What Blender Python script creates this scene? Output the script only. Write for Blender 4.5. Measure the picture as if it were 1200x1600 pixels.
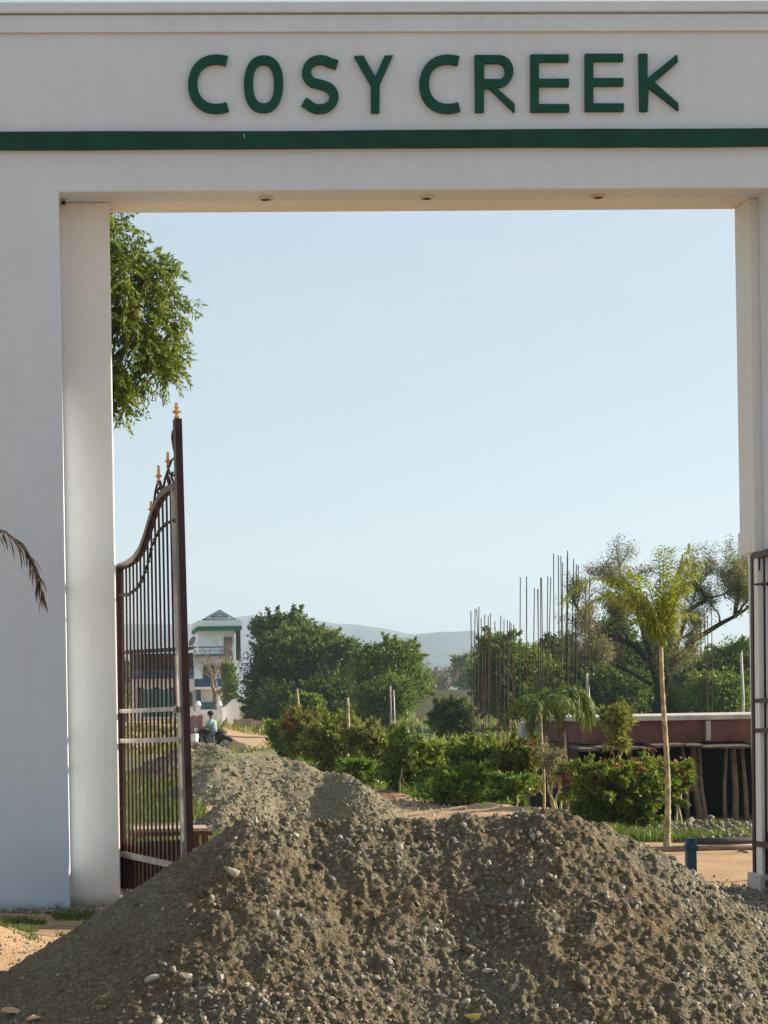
import bpy, math, random
import numpy as np
from mathutils import Vector, Matrix
random.seed(7)
S = bpy.context.scene
for o in list(bpy.data.objects): bpy.data.objects.remove(o)
COL = S.collection
R = math.radians
# ------------------------------------------------------------------ camera
F = 3200.0                      # focal length in pixels of the 1200x1600 photograph
PSI = R(2.45); TH = R(0.95); OX, OY = 303.0, 1093.0
EYE = 1.55
fwd = Vector((math.sin(PSI), math.cos(PSI), 0)); rgt = Vector((math.cos(PSI), -math.sin(PSI), 0)); up = Vector((0, 0, 1))
cam_d = bpy.data.cameras.new('camera'); cam = bpy.data.objects.new('camera', cam_d); COL.objects.link(cam)
cx = rgt*math.cos(TH) - up*math.sin(TH)
cyv = rgt*math.sin(TH) + up*math.cos(TH)
# image rotated counter-clockwise by TH
M = Matrix((cx, cyv, -fwd)).transposed().to_4x4(); M.translation = Vector((0, 0, EYE))
cam.matrix_world = M
cam_d.sensor_fit = 'VERTICAL'; cam_d.sensor_height = 36; cam_d.sensor_width = 27
cam_d.lens = 36*F/1600
cam_d.shift_x = (600-OX)/1600; cam_d.shift_y = (OY-800)/1600
cam_d.clip_start = 0.1; cam_d.clip_end = 30000
S.camera = cam
S.render.resolution_x = 768; S.render.resolution_y = 1024
def ray(px, py):
    a2 = (px-OX)/F; b2 = -(py-OY)/F
    # vector in rolled camera axes
    return fwd + cx*a2 + cyv*b2
def at(px, py, Y):
    d = ray(px, py); t = Y/d.y
    return Vector((d.x*t, Y, EYE+d.z*t))
def gp(px, py, z=0.0):
    d = ray(px, py); t = (z-EYE)/d.z
    return Vector((d.x*t, d.y*t, z))
def ppm(Y): return F/Y
# ------------------------------------------------------------------ world and sun
SUN_EL = R(22.5); SUN_A = R(7)    # azimuth measured from +X towards +Y
W = bpy.data.worlds.new('World'); S.world = W; W.use_nodes = True
nt = W.node_tree; bg = nt.nodes['Background']
sky = nt.nodes.new('ShaderNodeTexSky'); sky.sky_type = 'NISHITA'; sky.sun_disc = False
sky.sun_elevation = SUN_EL; sky.sun_rotation = R(90)-SUN_A
sky.air_density = 1.0; sky.dust_density = 0.9; sky.ozone_density = 1.3; sky.altitude = 200
_mx = nt.nodes.new('ShaderNodeMix'); _mx.data_type = 'RGBA'; _mx.inputs[0].default_value = .62      # dusty pale air over the whole sky
_mx.inputs[7].default_value = (3.4, 3.84, 4.0, 1); nt.links.new(sky.outputs[0], _mx.inputs[6])
_tc = nt.nodes.new('ShaderNodeTexCoord'); _mp = nt.nodes.new('ShaderNodeMapping'); _mp.inputs['Scale'].default_value = (2.2, 2.2, 14); nt.links.new(_tc.outputs['Generated'], _mp.inputs[0])
_nz = nt.nodes.new('ShaderNodeTexNoise'); _nz.inputs['Scale'].default_value = 1.6; _nz.inputs['Detail'].default_value = 7; nt.links.new(_mp.outputs[0], _nz.inputs['Vector'])
_rp = nt.nodes.new('ShaderNodeValToRGB'); _rp.color_ramp.elements[0].position = .5; _rp.color_ramp.elements[1].position = .8; _rp.color_ramp.elements[1].color = (.35, .35, .35, 1); nt.links.new(_nz.outputs['Fac'], _rp.inputs[0])
_m2 = nt.nodes.new('ShaderNodeMix'); _m2.data_type = 'RGBA'; _m2.inputs[7].default_value = (4.3, 4.4, 4.4, 1); nt.links.new(_rp.outputs[0], _m2.inputs[0]); nt.links.new(_mx.outputs[2], _m2.inputs[6])
nt.links.new(_m2.outputs[2], bg.inputs[0]); bg.inputs[1].default_value = 0.073
sd = bpy.data.lights.new('sun', 'SUN'); sun = bpy.data.objects.new('sun', sd); COL.objects.link(sun)
sd.energy = 5.0; sd.angle = R(0.6); sd.color = (1.0, 0.88, 0.70)
sv = Vector((math.cos(SUN_EL)*math.cos(SUN_A), math.cos(SUN_EL)*math.sin(SUN_A), math.sin(SUN_EL)))
sun.rotation_euler = sv.to_track_quat('Z', 'Y').to_euler()
sun.location = (30, 10, 40)
S.view_settings.view_transform = 'Standard'; S.view_settings.look = 'None'
S.view_settings.gamma = 1; S.view_settings.exposure = 1.30
S.render.engine = 'CYCLES'
# ------------------------------------------------------------------ noise
def _h(ix, iy, s):
    n = (ix.astype(np.int64)*374761393 + iy.astype(np.int64)*668265263 + int(s)*2147483647) & 0xffffffff
    n = ((n ^ (n >> 13))*1274126177) & 0xffffffff
    n = (n ^ (n >> 16)) & 0xffffffff
    return n/4294967295.0
def vn(x, y, s=0):
    x = np.asarray(x, float); y = np.asarray(y, float)
    ix = np.floor(x); iy = np.floor(y); fx = x-ix; fy = y-iy
    fx = fx*fx*(3-2*fx); fy = fy*fy*(3-2*fy)
    a = _h(ix, iy, s); b = _h(ix+1, iy, s); c = _h(ix, iy+1, s); d = _h(ix+1, iy+1, s)
    return (a*(1-fx)+b*fx)*(1-fy)+(c*(1-fx)+d*fx)*fy
def fbm(x, y, s=0, o=4):
    r = 0; amp = 1; t = 0
    for k in range(o):
        r = r+amp*(vn(x*2**k+17.3*k, y*2**k-9.1*k, s+k)-.5); t += amp; amp *= .5
    return r/t*2
def sstep(a, b, x):
    t = np.clip((x-a)/(b-a), 0, 1); return t*t*(3-2*t)
# ------------------------------------------------------------------ materials
def newmat(name):
    m = bpy.data.materials.new(name); m.use_nodes = True
    return m, m.node_tree, m.node_tree.nodes['Principled BSDF']
def nd(t, kind, **kw):
    n = t.nodes.new(kind)
    for k, v in kw.items(): setattr(n, k, v)
    return n
def coords(t):
    g = nd(t, 'ShaderNodeNewGeometry'); return g.outputs['Position']
def noise(t, scale, detail=4, rough=.55, vec=None):
    n = nd(t, 'ShaderNodeTexNoise'); n.inputs['Scale'].default_value = scale
    n.inputs['Detail'].default_value = detail; n.inputs['Roughness'].default_value = rough
    t.links.new(vec or coords(t), n.inputs['Vector']); return n.outputs['Fac']
def ramp(t, fac, stops):
    r = nd(t, 'ShaderNodeValToRGB'); e = r.color_ramp.elements
    while len(e) < len(stops): e.new(.5)
    for i, (p, c) in enumerate(stops):
        e[i].position = p; e[i].color = (*c, 1) if len(c) == 3 else c
    t.links.new(fac, r.inputs[0]); return r.outputs[0]
def mix(t, fac, a, b, blend='MIX'):
    n = nd(t, 'ShaderNodeMix', data_type='RGBA', blend_type=blend)
    for s, v in ((n.inputs[0], fac), (n.inputs[6], a), (n.inputs[7], b)):
        if isinstance(v, (int, float)): s.default_value = v
        elif isinstance(v, tuple): s.default_value = (*v, 1)
        else: t.links.new(v, s)
    return n.outputs[2]
def mth(t, op, a, b=0.0):
    n = nd(t, 'ShaderNodeMath', operation=op)
    for s, v in ((n.inputs[0], a), (n.inputs[1], b)):
        if isinstance(v, (int, float)): s.default_value = v
        else: t.links.new(v, s)
    return n.outputs[0]
def bump(t, b, h, dist=.01, strength=1.0):
    n = nd(t, 'ShaderNodeBump'); n.inputs['Distance'].default_value = dist; n.inputs['Strength'].default_value = strength
    t.links.new(h, n.inputs['Height']); t.links.new(n.outputs[0], b.inputs['Normal'])
def simple(name, col, rough=.6, metal=0, var=.12, scale=8, bd=0.0):
    m, t, b = newmat(name)
    f = noise(t, scale)
    c2 = tuple(max(0, x*(1-var)) for x in col); c1 = tuple(min(1, x*(1+var)) for x in col)
    t.links.new(ramp(t, f, [(.3, c2), (.7, c1)]), b.inputs['Base Color'])
    b.inputs['Roughness'].default_value = rough; b.inputs['Metallic'].default_value = metal
    b.inputs['Specular IOR Level'].default_value = .2
    if bd: bump(t, b, noise(t, scale*6), bd)
    return m
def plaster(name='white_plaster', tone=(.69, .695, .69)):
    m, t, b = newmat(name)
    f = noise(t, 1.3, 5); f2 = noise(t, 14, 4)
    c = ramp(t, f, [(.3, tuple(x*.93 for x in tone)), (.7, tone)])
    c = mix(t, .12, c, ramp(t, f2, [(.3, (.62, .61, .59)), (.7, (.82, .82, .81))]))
    # dirt splashed on the foot of the wall, ragged edge
    sx = nd(t, 'ShaderNodeSeparateXYZ'); t.links.new(coords(t), sx.inputs[0])
    n = noise(t, 7, 6, .7)
    lim = mth(t, 'MULTIPLY', n, .15)
    d = mth(t, 'SUBTRACT', lim, sx.outputs['Z']); d = mth(t, 'MULTIPLY', d, 9); d.node.use_clamp = True
    c = mix(t, d, c, (.11, .10, .08))
    # faint vertical rain streaks
    mp = nd(t, 'ShaderNodeMapping'); mp.inputs['Scale'].default_value = (9, 9, .35); t.links.new(coords(t), mp.inputs['Vector'])
    st = noise(t, 1, 4, .6, mp.outputs[0])
    c = mix(t, ramp(t, st, [(.52, (0, 0, 0)), (.8, (.26, .26, .26))]), c, (.5, .48, .44))
    t.links.new(c, b.inputs['Base Color']); b.inputs['Roughness'].default_value = .85
    h = mth(t, 'ADD', mth(t, 'MULTIPLY', noise(t, 120, 3), .35), mth(t, 'MULTIPLY', noise(t, 5, 3), 1.5))
    bump(t, b, h, .004, .4)
    return m
def leafmat(name, c1, c2, c3=None, trans=.35, rough=.5):
    m = bpy.data.materials.new(name); m.use_nodes = True; t = m.node_tree; b = t.nodes['Principled BSDF']; out = t.nodes['Material Output']
    g = nd(t, 'ShaderNodeNewGeometry')
    st = [(0, c1), (.65, c2)] + ([(1, c3)] if c3 else [])
    c = ramp(t, g.outputs['Random Per Island'], st)
    c = mix(t, .5, c, ramp(t, noise(t, 1.1, 3), [(.3, c1), (.7, c2)]))
    t.links.new(c, b.inputs['Base Color']); b.inputs['Roughness'].default_value = rough; b.inputs['Specular IOR Level'].default_value = .22
    tr = nd(t, 'ShaderNodeBsdfTranslucent'); t.links.new(mix(t, .55, c, (1., 1., .3), 'MULTIPLY'), tr.inputs[0])
    b2 = nd(t, 'ShaderNodeMixShader'); b2.inputs[0].default_value = trans
    t.links.new(b.outputs[0], b2.inputs[1]); t.links.new(tr.outputs[0], b2.inputs[2]); t.links.new(b2.outputs[0], out.inputs[0])
    return m
def gravelmat(name, warm=0.0, grassy=False):
    m, t, b = newmat(name)
    f = noise(t, 1.5, 6, .65)
    fine = noise(t, 45, 5, .7)
    br = ramp(t, fine, [(.25, (.026, .016, .006)), (.5, (.088, .055, .020)), (.75, (.195, .132, .052))])
    gr = ramp(t, fine, [(.25, (.038, .032, .018)), (.5, (.105, .088, .052)), (.75, (.25, .22, .145))])
    c = mix(t, ramp(t, f, [(.42, (0, 0, 0)), (.62, (1, 1, 1))]), br, gr)
    v = nd(t, 'ShaderNodeTexVoronoi'); v.inputs['Scale'].default_value = 60; t.links.new(coords(t), v.inputs['Vector'])
    sv_ = nd(t, 'ShaderNodeSeparateColor'); t.links.new(v.outputs['Color'], sv_.inputs[0])
    c = mix(t, .3, c, ramp(t, sv_.outputs[0], [(0, (.05, .038, .02)), (.7, (.13, .105, .062)), (1, (.34, .31, .23))]))
    if warm: c = mix(t, warm, c, (.26, .23, .15))
    if grassy: c = mix(t, ramp(t, noise(t, 3, 4), [(.45, (0, 0, 0)), (.6, (.7, .7, .7))]), c, (.09, .12, .03))
    t.links.new(c, b.inputs['Base Color']); b.inputs['Roughness'].default_value = .95
    h = mth(t, 'ADD', mth(t, 'MULTIPLY', noise(t, 70, 5, .65), .8), mth(t, 'MULTIPLY', v.outputs['Distance'], -.6))
    bump(t, b, h, .02, .8)
    return m
def stonemat(name, cols, scale=30):
    m, t, b = newmat(name)
    g = nd(t, 'ShaderNodeNewGeometry')
    c = ramp(t, g.outputs['Random Per Island'], [(i/(len(cols)-1), c) for i, c in enumerate(cols)])
    c = mix(t, .35, c, ramp(t, noise(t, scale, 4), [(.3, (.10, .09, .07)), (.7, (.5, .47, .4))]))
    t.links.new(c, b.inputs['Base Color']); b.inputs['Roughness'].default_value = .9
    bump(t, b, noise(t, scale*2, 4), .006); return m
def groundmat():
    m, t, b = newmat('sandy_ground')
    sand = ramp(t, noise(t, 1.7, 6, .6), [(.3, (.31, .175, .080)), (.5, (.41, .24, .115)), (.72, (.50, .32, .175))])
    sand = mix(t, .3, sand, ramp(t, noise(t, 28, 5, .7), [(.3, (.25, .16, .09)), (.7, (.66, .5, .35))]))
    gr = ramp(t, noise(t, 2.4, 6, .7), [(.3, (.06, .085, .022)), (.55, (.11, .14, .04)), (.75, (.28, .24, .10))])
    grav = ramp(t, noise(t, 40, 5, .7), [(.3, (.09, .08, .06)), (.7, (.28, .26, .21))])
    red = ramp(t, noise(t, 6, 5, .7), [(.3, (.17, .075, .035)), (.7, (.36, .19, .10))])
    def at_(n):
        a = nd(t, 'ShaderNodeAttribute', attribute_name=n); return a.outputs['Fac']
    n = noise(t, 3.5, 6, .7)
    def mask(a): 
        v = mth(t, 'ADD', at_(a), mth(t, 'MULTIPLY', mth(t, 'SUBTRACT', n, .5), 1.1))
        return ramp(t, v, [(.42, (0, 0, 0)), (.58, (1, 1, 1))])
    c = mix(t, mask('redsoil'), sand, red)
    c = mix(t, mask('grassy'), c, gr); c = mix(t, mask('gravelly'), c, grav)
    t.links.new(c, b.inputs['Base Color']); b.inputs['Roughness'].default_value = .95
    bump(t, b, mth(t, 'ADD', noise(t, 22, 6, .7), noise(t, 90, 3)), .03, .7)
    return m
M_ = dict(
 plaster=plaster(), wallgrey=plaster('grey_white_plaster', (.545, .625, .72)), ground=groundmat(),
 green=simple('green_paint', (.002, .045, .028), .6, 0, .2, 5, .001),
 letter=simple('letter_green', (.002, .060, .038), .6, 0, .15, 9, .001),
 maroon=simple('maroon_paint', (.020, .005, .007), .38, 0, .35, 12),
 bars=simple('dark_iron', (.042, .018, .016), .4, .2, .4, 12),
 rail=simple('pale_grey_metal', (.40, .37, .34), .5, .2, .3, 10),
 gold=simple('gold_paint', (.62, .34, .12), .35, .6, .25, 25),
 sheet=simple('brown_sheet', (.125, .060, .042), .5, .1, .3, 6),
 dlight=simple('fitting_metal', (.55, .50, .42), .5, .3), black=simple('black_plastic', (.015, .013, .012), .5),
 gravel=gravelmat('gravel_soil'), gravel_far=gravelmat('gravel_soil_grassy', .4, True), gravel_mid=gravelmat('gravel_dusty', .5),
 stone=stonemat('gravel_stone', [(.055, .042, .025), (.12, .10, .065), (.08, .060, .034), (.19, .17, .125), (.10, .078, .046), (.25, .23, .18), (.38, .36, .29)]),
 rubble=stonemat('rubble_stone', [(.09, .07, .055), (.15, .12, .095), (.11, .08, .062), (.20, .175, .14)], 12),
 rock=stonemat('pale_rock', [(.24, .21, .15), (.32, .28, .21), (.38, .35, .28)], 12),
 yellow=simple('yellow_rind', (.62, .55, .14), .5, 0, .2, 30, .003),
 brick=stonemat('brick_lump', [(.40, .2, .12), (.5, .26, .15)], 14),
 bark=simple('bark', (.10, .075, .05), .9, 0, .5, 14, .02), palebark=simple('pale_bark', (.34, .29, .17), .8, 0, .55, 11, .02),
 darkbark=simple('dark_bark', (.035, .028, .022), .9, 0, .4, 10, .02),
 neem=leafmat('neem_leaf', (.06, .10, .012), (.17, .225, .03), (.38, .37, .07), .45),
 dleaf=leafmat('dark_leaf', (.026, .055, .010), (.11, .165, .026), (.23, .27, .05), .36),
 mleaf=leafmat('mid_leaf', (.055, .10, .015), (.19, .25, .036), (.33, .36, .07), .42),
 bleaf=leafmat('bright_leaf', (.07, .13, .018), (.17, .27, .04), (.28, .36, .08), .4),
 oleaf=leafmat('olive_leaf', (.09, .11, .024), (.24, .26, .055), (.37, .35, .11), .4),
 wleaf=leafmat('wispy_leaf', (.14, .13, .075), (.24, .22, .13), (.33, .30, .19), .35),
 pleaf=leafmat('palm_leaf', (.12, .18, .02), (.30, .34, .04), (.52, .47, .10), .5),
 dpleaf=leafmat('dark_palm_leaf', (.05, .085, .015), (.12, .16, .03), (.24, .26, .08), .35),
 dry=leafmat('dry_frond', (.045, .030, .020), (.09, .065, .042), (.17, .13, .09), .1, .7),
 grass=leafmat('grass_blade', (.06, .10, .02), (.13, .19, .035), (.30, .30, .10), .35),
 redfl=leafmat('red_flower', (.25, .04, .02), (.36, .09, .04), (.3, .13, .06), .2),
 pinkfl=leafmat('pink_flower', (.38, .03, .16), (.5, .06, .25), None, .3),
 rust=simple('rusty_rebar', (.070, .042, .032), .8, .3, .35, 9),
 shedred=simple('dusty_red_wall', (.15, .066, .052), .9, 0, .35, 2.5, .01),
 concrete=simple('pale_concrete', (.44, .41, .37), .9, 0, .22, 4, .01),
 wood=simple('weathered_pole', (.20, .16, .12), .85, 0, .35, 9, .01), thatch=simple('old_boards', (.13, .11, .09), .9, 0, .5, 12, .02),
 dark=simple('near_black', (.012, .011, .010), .9), bluep=simple('blue_iron', (.020, .055, .095), .5, .2, .35, 15),
 pipe=simple('dark_pipe', (.045, .05, .055), .5, 0, .3, 6), whitesheet=simple('white_sheet', (.7, .68, .6), .7, 0, .1, 10, .01),
 hwhite=simple('house_white', (.82, .83, .84), .85, 0, .08, .8), hgreen=simple('house_green', (.012, .12, .06), .7, 0, .2, 1),
 hblue=simple('house_blue', (.035, .085, .17), .7, 0, .2, 1), hteal=simple('house_teal_trim', (.04, .12, .14), .7),
 window=simple('window_dark', (.02, .022, .022), .35), hroof=simple('pale_green_roof', (.70, .76, .76), .8, 0, .1, 1),
 teal=simple('teal_sheet', (.05, .22, .18), .7, 0, .25, 1.5), tin=simple('rusted_tin', (.045, .032, .028), .8, .1, .4, 1),
 stonewall=simple('beige_block', (.42, .33, .23), .9, 0, .2, 1.5, .01), greypost=simple('blue_grey_stone', (.16, .18, .21), .8, 0, .3, 6),
 skin=simple('skin', (.19, .10, .065), .6), shirt=simple('pale_blue_cloth', (.22, .33, .38), .8), trousers=simple('dark_cloth', (.03, .03, .045), .85),
 hair=simple('black_hair', (.01, .01, .01), .6), pinkcloth=simple('faded_pink_cloth', (.40, .22, .20), .9, 0, .2, 3),
 metal=simple('bright_metal', (.6, .6, .6), .3, .8, .1), white=simple('white_plastic', (.8, .8, .8), .4, 0, .04), rubber=simple('rubber', (.015, .015, .015), .8),
 benchm=simple('red_oxide_iron', (.10, .040, .032), .6, .1, .35, 10), benchtop=simple('dusty_board', (.36, .28, .22), .85, 0, .25, 10),
 hill=None)
def hillmat():
    m, t, b = newmat('hill_scrub')
    c = ramp(t, noise(t, .012, 8, .65), [(.35, (.035, .045, .04)), (.6, (.08, .09, .07)), (.8, (.16, .145, .105))])
    t.links.new(c, b.inputs['Base Color']); b.inputs['Roughness'].default_value = 1
    return m
M_['hill'] = hillmat()
# ------------------------------------------------------------------ objects
def wloc(o):
    v = Vector((0, 0, 0))
    while o: v += o.location; o = o.parent
    return v
def tag(o, label=None, cat=None, group=None, kind=None):
    if label: o['label'] = label
    if cat: o['category'] = cat
    if group: o['group'] = group
    if kind: o['kind'] = kind
    return o
def thing(name, loc, label, cat, group=None):
    o = bpy.data.objects.new(name, None); COL.objects.link(o); o.location = loc; o.empty_display_size = .2
    return tag(o, label, cat, group)
def link_mesh(name, V, Fs, mat, parent=None, origin=None, smooth=False):
    V = np.asarray(V, float).reshape(-1, 3)
    o_ = wloc(parent) if parent else Vector(origin if origin is not None else (0, 0, 0))
    me = bpy.data.meshes.new(name)
    V = V-np.array(o_)
    if isinstance(Fs, np.ndarray):
        n, k = Fs.shape
        me.vertices.add(len(V)); me.vertices.foreach_set('co', V.astype(np.float32).ravel())
        me.loops.add(n*k); me.loops.foreach_set('vertex_index', Fs.astype(np.int32).ravel())
        me.polygons.add(n); me.polygons.foreach_set('loop_start', np.arange(0, n*k, k, dtype=np.int32))
        me.update(calc_edges=True); me.validate()
    else:
        me.from_pydata([tuple(v) for v in V], [], Fs); me.update()
    me.materials.append(mat)
    if smooth: me.polygons.foreach_set('use_smooth', np.ones(len(me.polygons), bool))
    o = bpy.data.objects.new(name, me); COL.objects.link(o)
    if parent: o.parent = parent
    else: o.location = o_
    return o
class MB:
    def __init__(s): s.v = []; s.f = []
    def add(s, vs, fs):
        n = len(s.v); s.v += [tuple(v) for v in vs]; s.f += [tuple(i+n for i in f) for f in fs]; return s
    def box(s, a, b):
        x0, y0, z0 = a; x1, y1, z1 = b
        if x0 > x1: x0, x1 = x1, x0
        if y0 > y1: y0, y1 = y1, y0
        if z0 > z1: z0, z1 = z1, z0
        return s.add([(x0,y0,z0),(x1,y0,z0),(x1,y1,z0),(x0,y1,z0),(x0,y0,z1),(x1,y0,z1),(x1,y1,z1),(x0,y1,z1)],
                     [(0,3,2,1),(4,5,6,7),(0,1,5,4),(1,2,6,5),(2,3,7,6),(3,0,4,7)])
    def pbox(s, px0, py0, px1, py1, Y, dep):
        a = at(px0, (py0+py1)/2, Y); b = at(px1, (py0+py1)/2, Y); t = at((px0+px1)/2, py0, Y); u = at((px0+px1)/2, py1, Y)
        return s.box((a.x, Y, u.z), (b.x, Y+dep, t.z))
    def prism(s, poly, d):          # poly: list of Vector, extruded by vector d
        n = len(poly); d = Vector(d)
        vs = [Vector(p) for p in poly]+[Vector(p)+d for p in poly]
        fs = [tuple(range(n)), tuple(range(2*n-1, n-1, -1))]+[(i, i+n, (i+1) % n+n, (i+1) % n) for i in range(n)]
        return s.add(vs, fs)
    def tube(s, pts, rad, n=8, cap=True):
        pts = [Vector(p) for p in pts]
        if not isinstance(rad, (list, tuple)): rad = [rad]*len(pts)
        vs = []; ref = None
        for i, p in enumerate(pts):
            t = (pts[min(i+1, len(pts)-1)]-pts[max(i-1, 0)])
            t = t.normalized() if t.length > 1e-9 else Vector((0, 0, 1))
            if ref is None: ref = t.orthogonal().normalized()
            ref = (ref-t*ref.dot(t)); ref = ref.normalized() if ref.length > 1e-6 else t.orthogonal().normalized()
            q = t.cross(ref)
            for k in range(n):
                a = 2*math.pi*k/n; vs.append(p+(ref*math.cos(a)+q*math.sin(a))*rad[i])
        fs = [(i*n+k, i*n+(k+1) % n, (i+1)*n+(k+1) % n, (i+1)*n+k) for i in range(len(pts)-1) for k in range(n)]
        if cap: fs += [tuple(range(n-1, -1, -1)), tuple((len(pts)-1)*n+k for k in range(n))]
        return s.add(vs, fs)
    def strip(s, pts, w, d, nrm):   # rectangular bar along pts; w across in plane, d along nrm
        pts = [Vector(p) for p in pts]; nrm = Vector(nrm).normalized(); vs = []
        for i, p in enumerate(pts):
            t = (pts[min(i+1, len(pts)-1)]-pts[max(i-1, 0)]).normalized(); q = t.cross(nrm).normalized()
            for a, b in ((-1,-1),(1,-1),(1,1),(-1,1)): vs.append(p+q*a*w/2+nrm*b*d/2)
        fs = [(i*4+k, i*4+(k+1) % 4, i*4+4+(k+1) % 4, i*4+4+k) for i in range(len(pts)-1) for k in range(4)]
        e = (len(pts)-1)*4; fs += [(3,2,1,0), (e,e+1,e+2,e+3)]
        return s.add(vs, fs)
    def lathe(s, c, prof, n=12):
        c = Vector(c); vs = []
        for r, z in prof:
            for k in range(n):
                a = 2*math.pi*k/n; vs.append(c+Vector((r*math.cos(a), r*math.sin(a), z)))
        m = len(prof)
        fs = [(i*n+k, i*n+(k+1) % n, (i+1)*n+(k+1) % n, (i+1)*n+k) for i in range(m-1) for k in range(n)]
        fs += [tuple(range(n-1, -1, -1)), tuple((m-1)*n+k for k in range(n))]
        return s.add(vs, fs)
    def build(s, name, mat, parent=None, origin=None, smooth=False, bev=0):
        o = link_mesh(name, s.v, s.f, mat, parent, origin, smooth)
        if bev:
            b = o.modifiers.new('bevel', 'BEVEL'); b.width = bev; b.segments = 2; b.limit_method = 'ANGLE'
        return o
# icosahedron for stones
_g = (1+5**.5)/2
ICO_V = np.array([(-1,_g,0),(1,_g,0),(-1,-_g,0),(1,-_g,0),(0,-1,_g),(0,1,_g),(0,-1,-_g),(0,1,-_g),(_g,0,-1),(_g,0,1),(-_g,0,-1),(-_g,0,1)])/1.902
ICO_F = np.array([(0,11,5),(0,5,1),(0,1,7),(0,7,10),(0,10,11),(1,5,9),(5,11,4),(11,10,2),(10,7,6),(7,1,8),(3,9,4),(3,4,2),(3,2,6),(3,6,8),(3,8,9),(4,9,5),(2,4,11),(6,2,10),(8,6,7),(9,8,1)])
def rand_rot(rng, n):
    q = rng.normal(size=(n, 4)); q /= np.linalg.norm(q, axis=1)[:, None]
    w, x, y, z = q.T
    return np.stack([np.stack([1-2*(y*y+z*z), 2*(x*y-z*w), 2*(x*z+y*w)], -1), np.stack([2*(x*y+z*w), 1-2*(x*x+z*z), 2*(y*z-x*w)], -1), np.stack([2*(x*z-y*w), 2*(y*z+x*w), 1-2*(x*x+y*y)], -1)], 1)
def stones(P, size, seed=0, flat=.6):
    rng = np.random.default_rng(seed); n = len(P)
    V = ICO_V[None]*rng.uniform(.5, 1.2, (n, 12, 1))
    V = V*np.stack([rng.uniform(.75, 1.35, n), rng.uniform(.6, 1.1, n), rng.uniform(flat*.6, flat*1.3, n)], -1)[:, None]
    Rm = rand_rot(rng, n); V = np.einsum('nij,nkj->nki', Rm, V)*np.asarray(size)[:, None, None]+np.asarray(P)[:, None]
    Fs = (ICO_F[None]+np.arange(n)[:, None, None]*12).reshape(-1, 3)
    return V.reshape(-1, 3), Fs
def cards(P, L, Wd, seed=0, D=None, jit=.0, updown=0.0):
    """diamond leaf cards at P; D optional direction per card"""
    rng = np.random.default_rng(seed); n = len(P); P = np.asarray(P)
    d = rng.normal(size=(n, 3))
    if D is not None: d = np.asarray(D)/np.maximum(np.linalg.norm(D, axis=1)[:, None], 1e-9)+d*jit
    d[:, 2] += updown
    d /= np.linalg.norm(d, axis=1)[:, None]
    r = rng.normal(size=(n, 3)); s = np.cross(d, r); s /= np.linalg.norm(s, axis=1)[:, None]
    L = np.broadcast_to(L, n)*rng.uniform(.7, 1.3, n); Wd = np.broadcast_to(Wd, n)*rng.uniform(.7, 1.3, n)
    a = P; b = P+d*(L*.45)[:, None]+s*(Wd/2)[:, None]; c = P+d*L[:, None]; e = P+d*(L*.45)[:, None]-s*(Wd/2)[:, None]
    V = np.stack([a, b, c, e], 1).reshape(-1, 3)
    return V, np.arange(n*4).reshape(n, 4)
def clumps(ell, nclump, nper, rc, seed, shell=.55, shoots=.28):
    """points gathered in clumps spread over the shells of ellipsoids"""
    rng = np.random.default_rng(seed); ell = np.array(ell, float)
    vol = ell[:, 3]*ell[:, 4]*ell[:, 5]; k = rng.choice(len(ell), nclump, p=vol**.7/np.sum(vol**.7))
    d = rng.normal(size=(nclump, 3)); d /= np.linalg.norm(d, axis=1)[:, None]
    r = rng.uniform(shell, 1.0, nclump)**.8*rng.uniform(.85, 1.12, nclump)
    rad_ = ell[k, 3:]; rad_ = np.maximum(rad_-rc*.5, rad_*.5)
    lob = 1+.38*(vn(d[:, 0]*2.2+k*3.1, d[:, 2]*2.2+d[:, 1], seed+77)-.5)*2
    C = ell[k, :3]+d*(r*lob)[:, None]*rad_
    rr = rc*rng.uniform(.35, 1.5, nclump)
    dd = rng.normal(size=(nclump, nper, 3)); dd /= np.linalg.norm(dd, axis=2)[:, :, None]; dd *= rng.uniform(0, 1, (nclump, nper, 1))**.45*1.75; dd *= np.array([1, 1, .75])
    P = C[:, None]+dd*rr[:, None, None]*.55
    sh = rng.uniform(size=nclump) < shoots; u = d*.8+rng.normal(size=(nclump, 3))*.5+np.array([0, 0, .25]); u /= np.linalg.norm(u, axis=1)[:, None]
    tt = rng.uniform(-.3, 1, (nclump, nper, 1)); P2 = C[:, None]+u[:, None]*tt*rc*rng.uniform(.7, 1.6, (nclump, 1, 1))+dd*rc*.16*(1.2-tt)
    P = np.where(sh[:, None, None], P2, P)
    return C, P.reshape(-1, 3), np.repeat(d, nper, 0)
def limb(mb, a, b, r0, r1, rng, sag=.08, n=5, sides=6):
    a = Vector(a); b = Vector(b); L = (b-a).length; pts = []; rad = []
    for i in range(n+1):
        t = i/n; p = a.lerp(b, t)
        if 0 < i < n: p += Vector((rng.uniform(-1, 1), rng.uniform(-1, 1), rng.uniform(-.5, 1)))*L*sag
        pts.append(p); rad.append(r0*(1-t)+r1*t)
    mb.tube(pts, rad, sides); return pts
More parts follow.
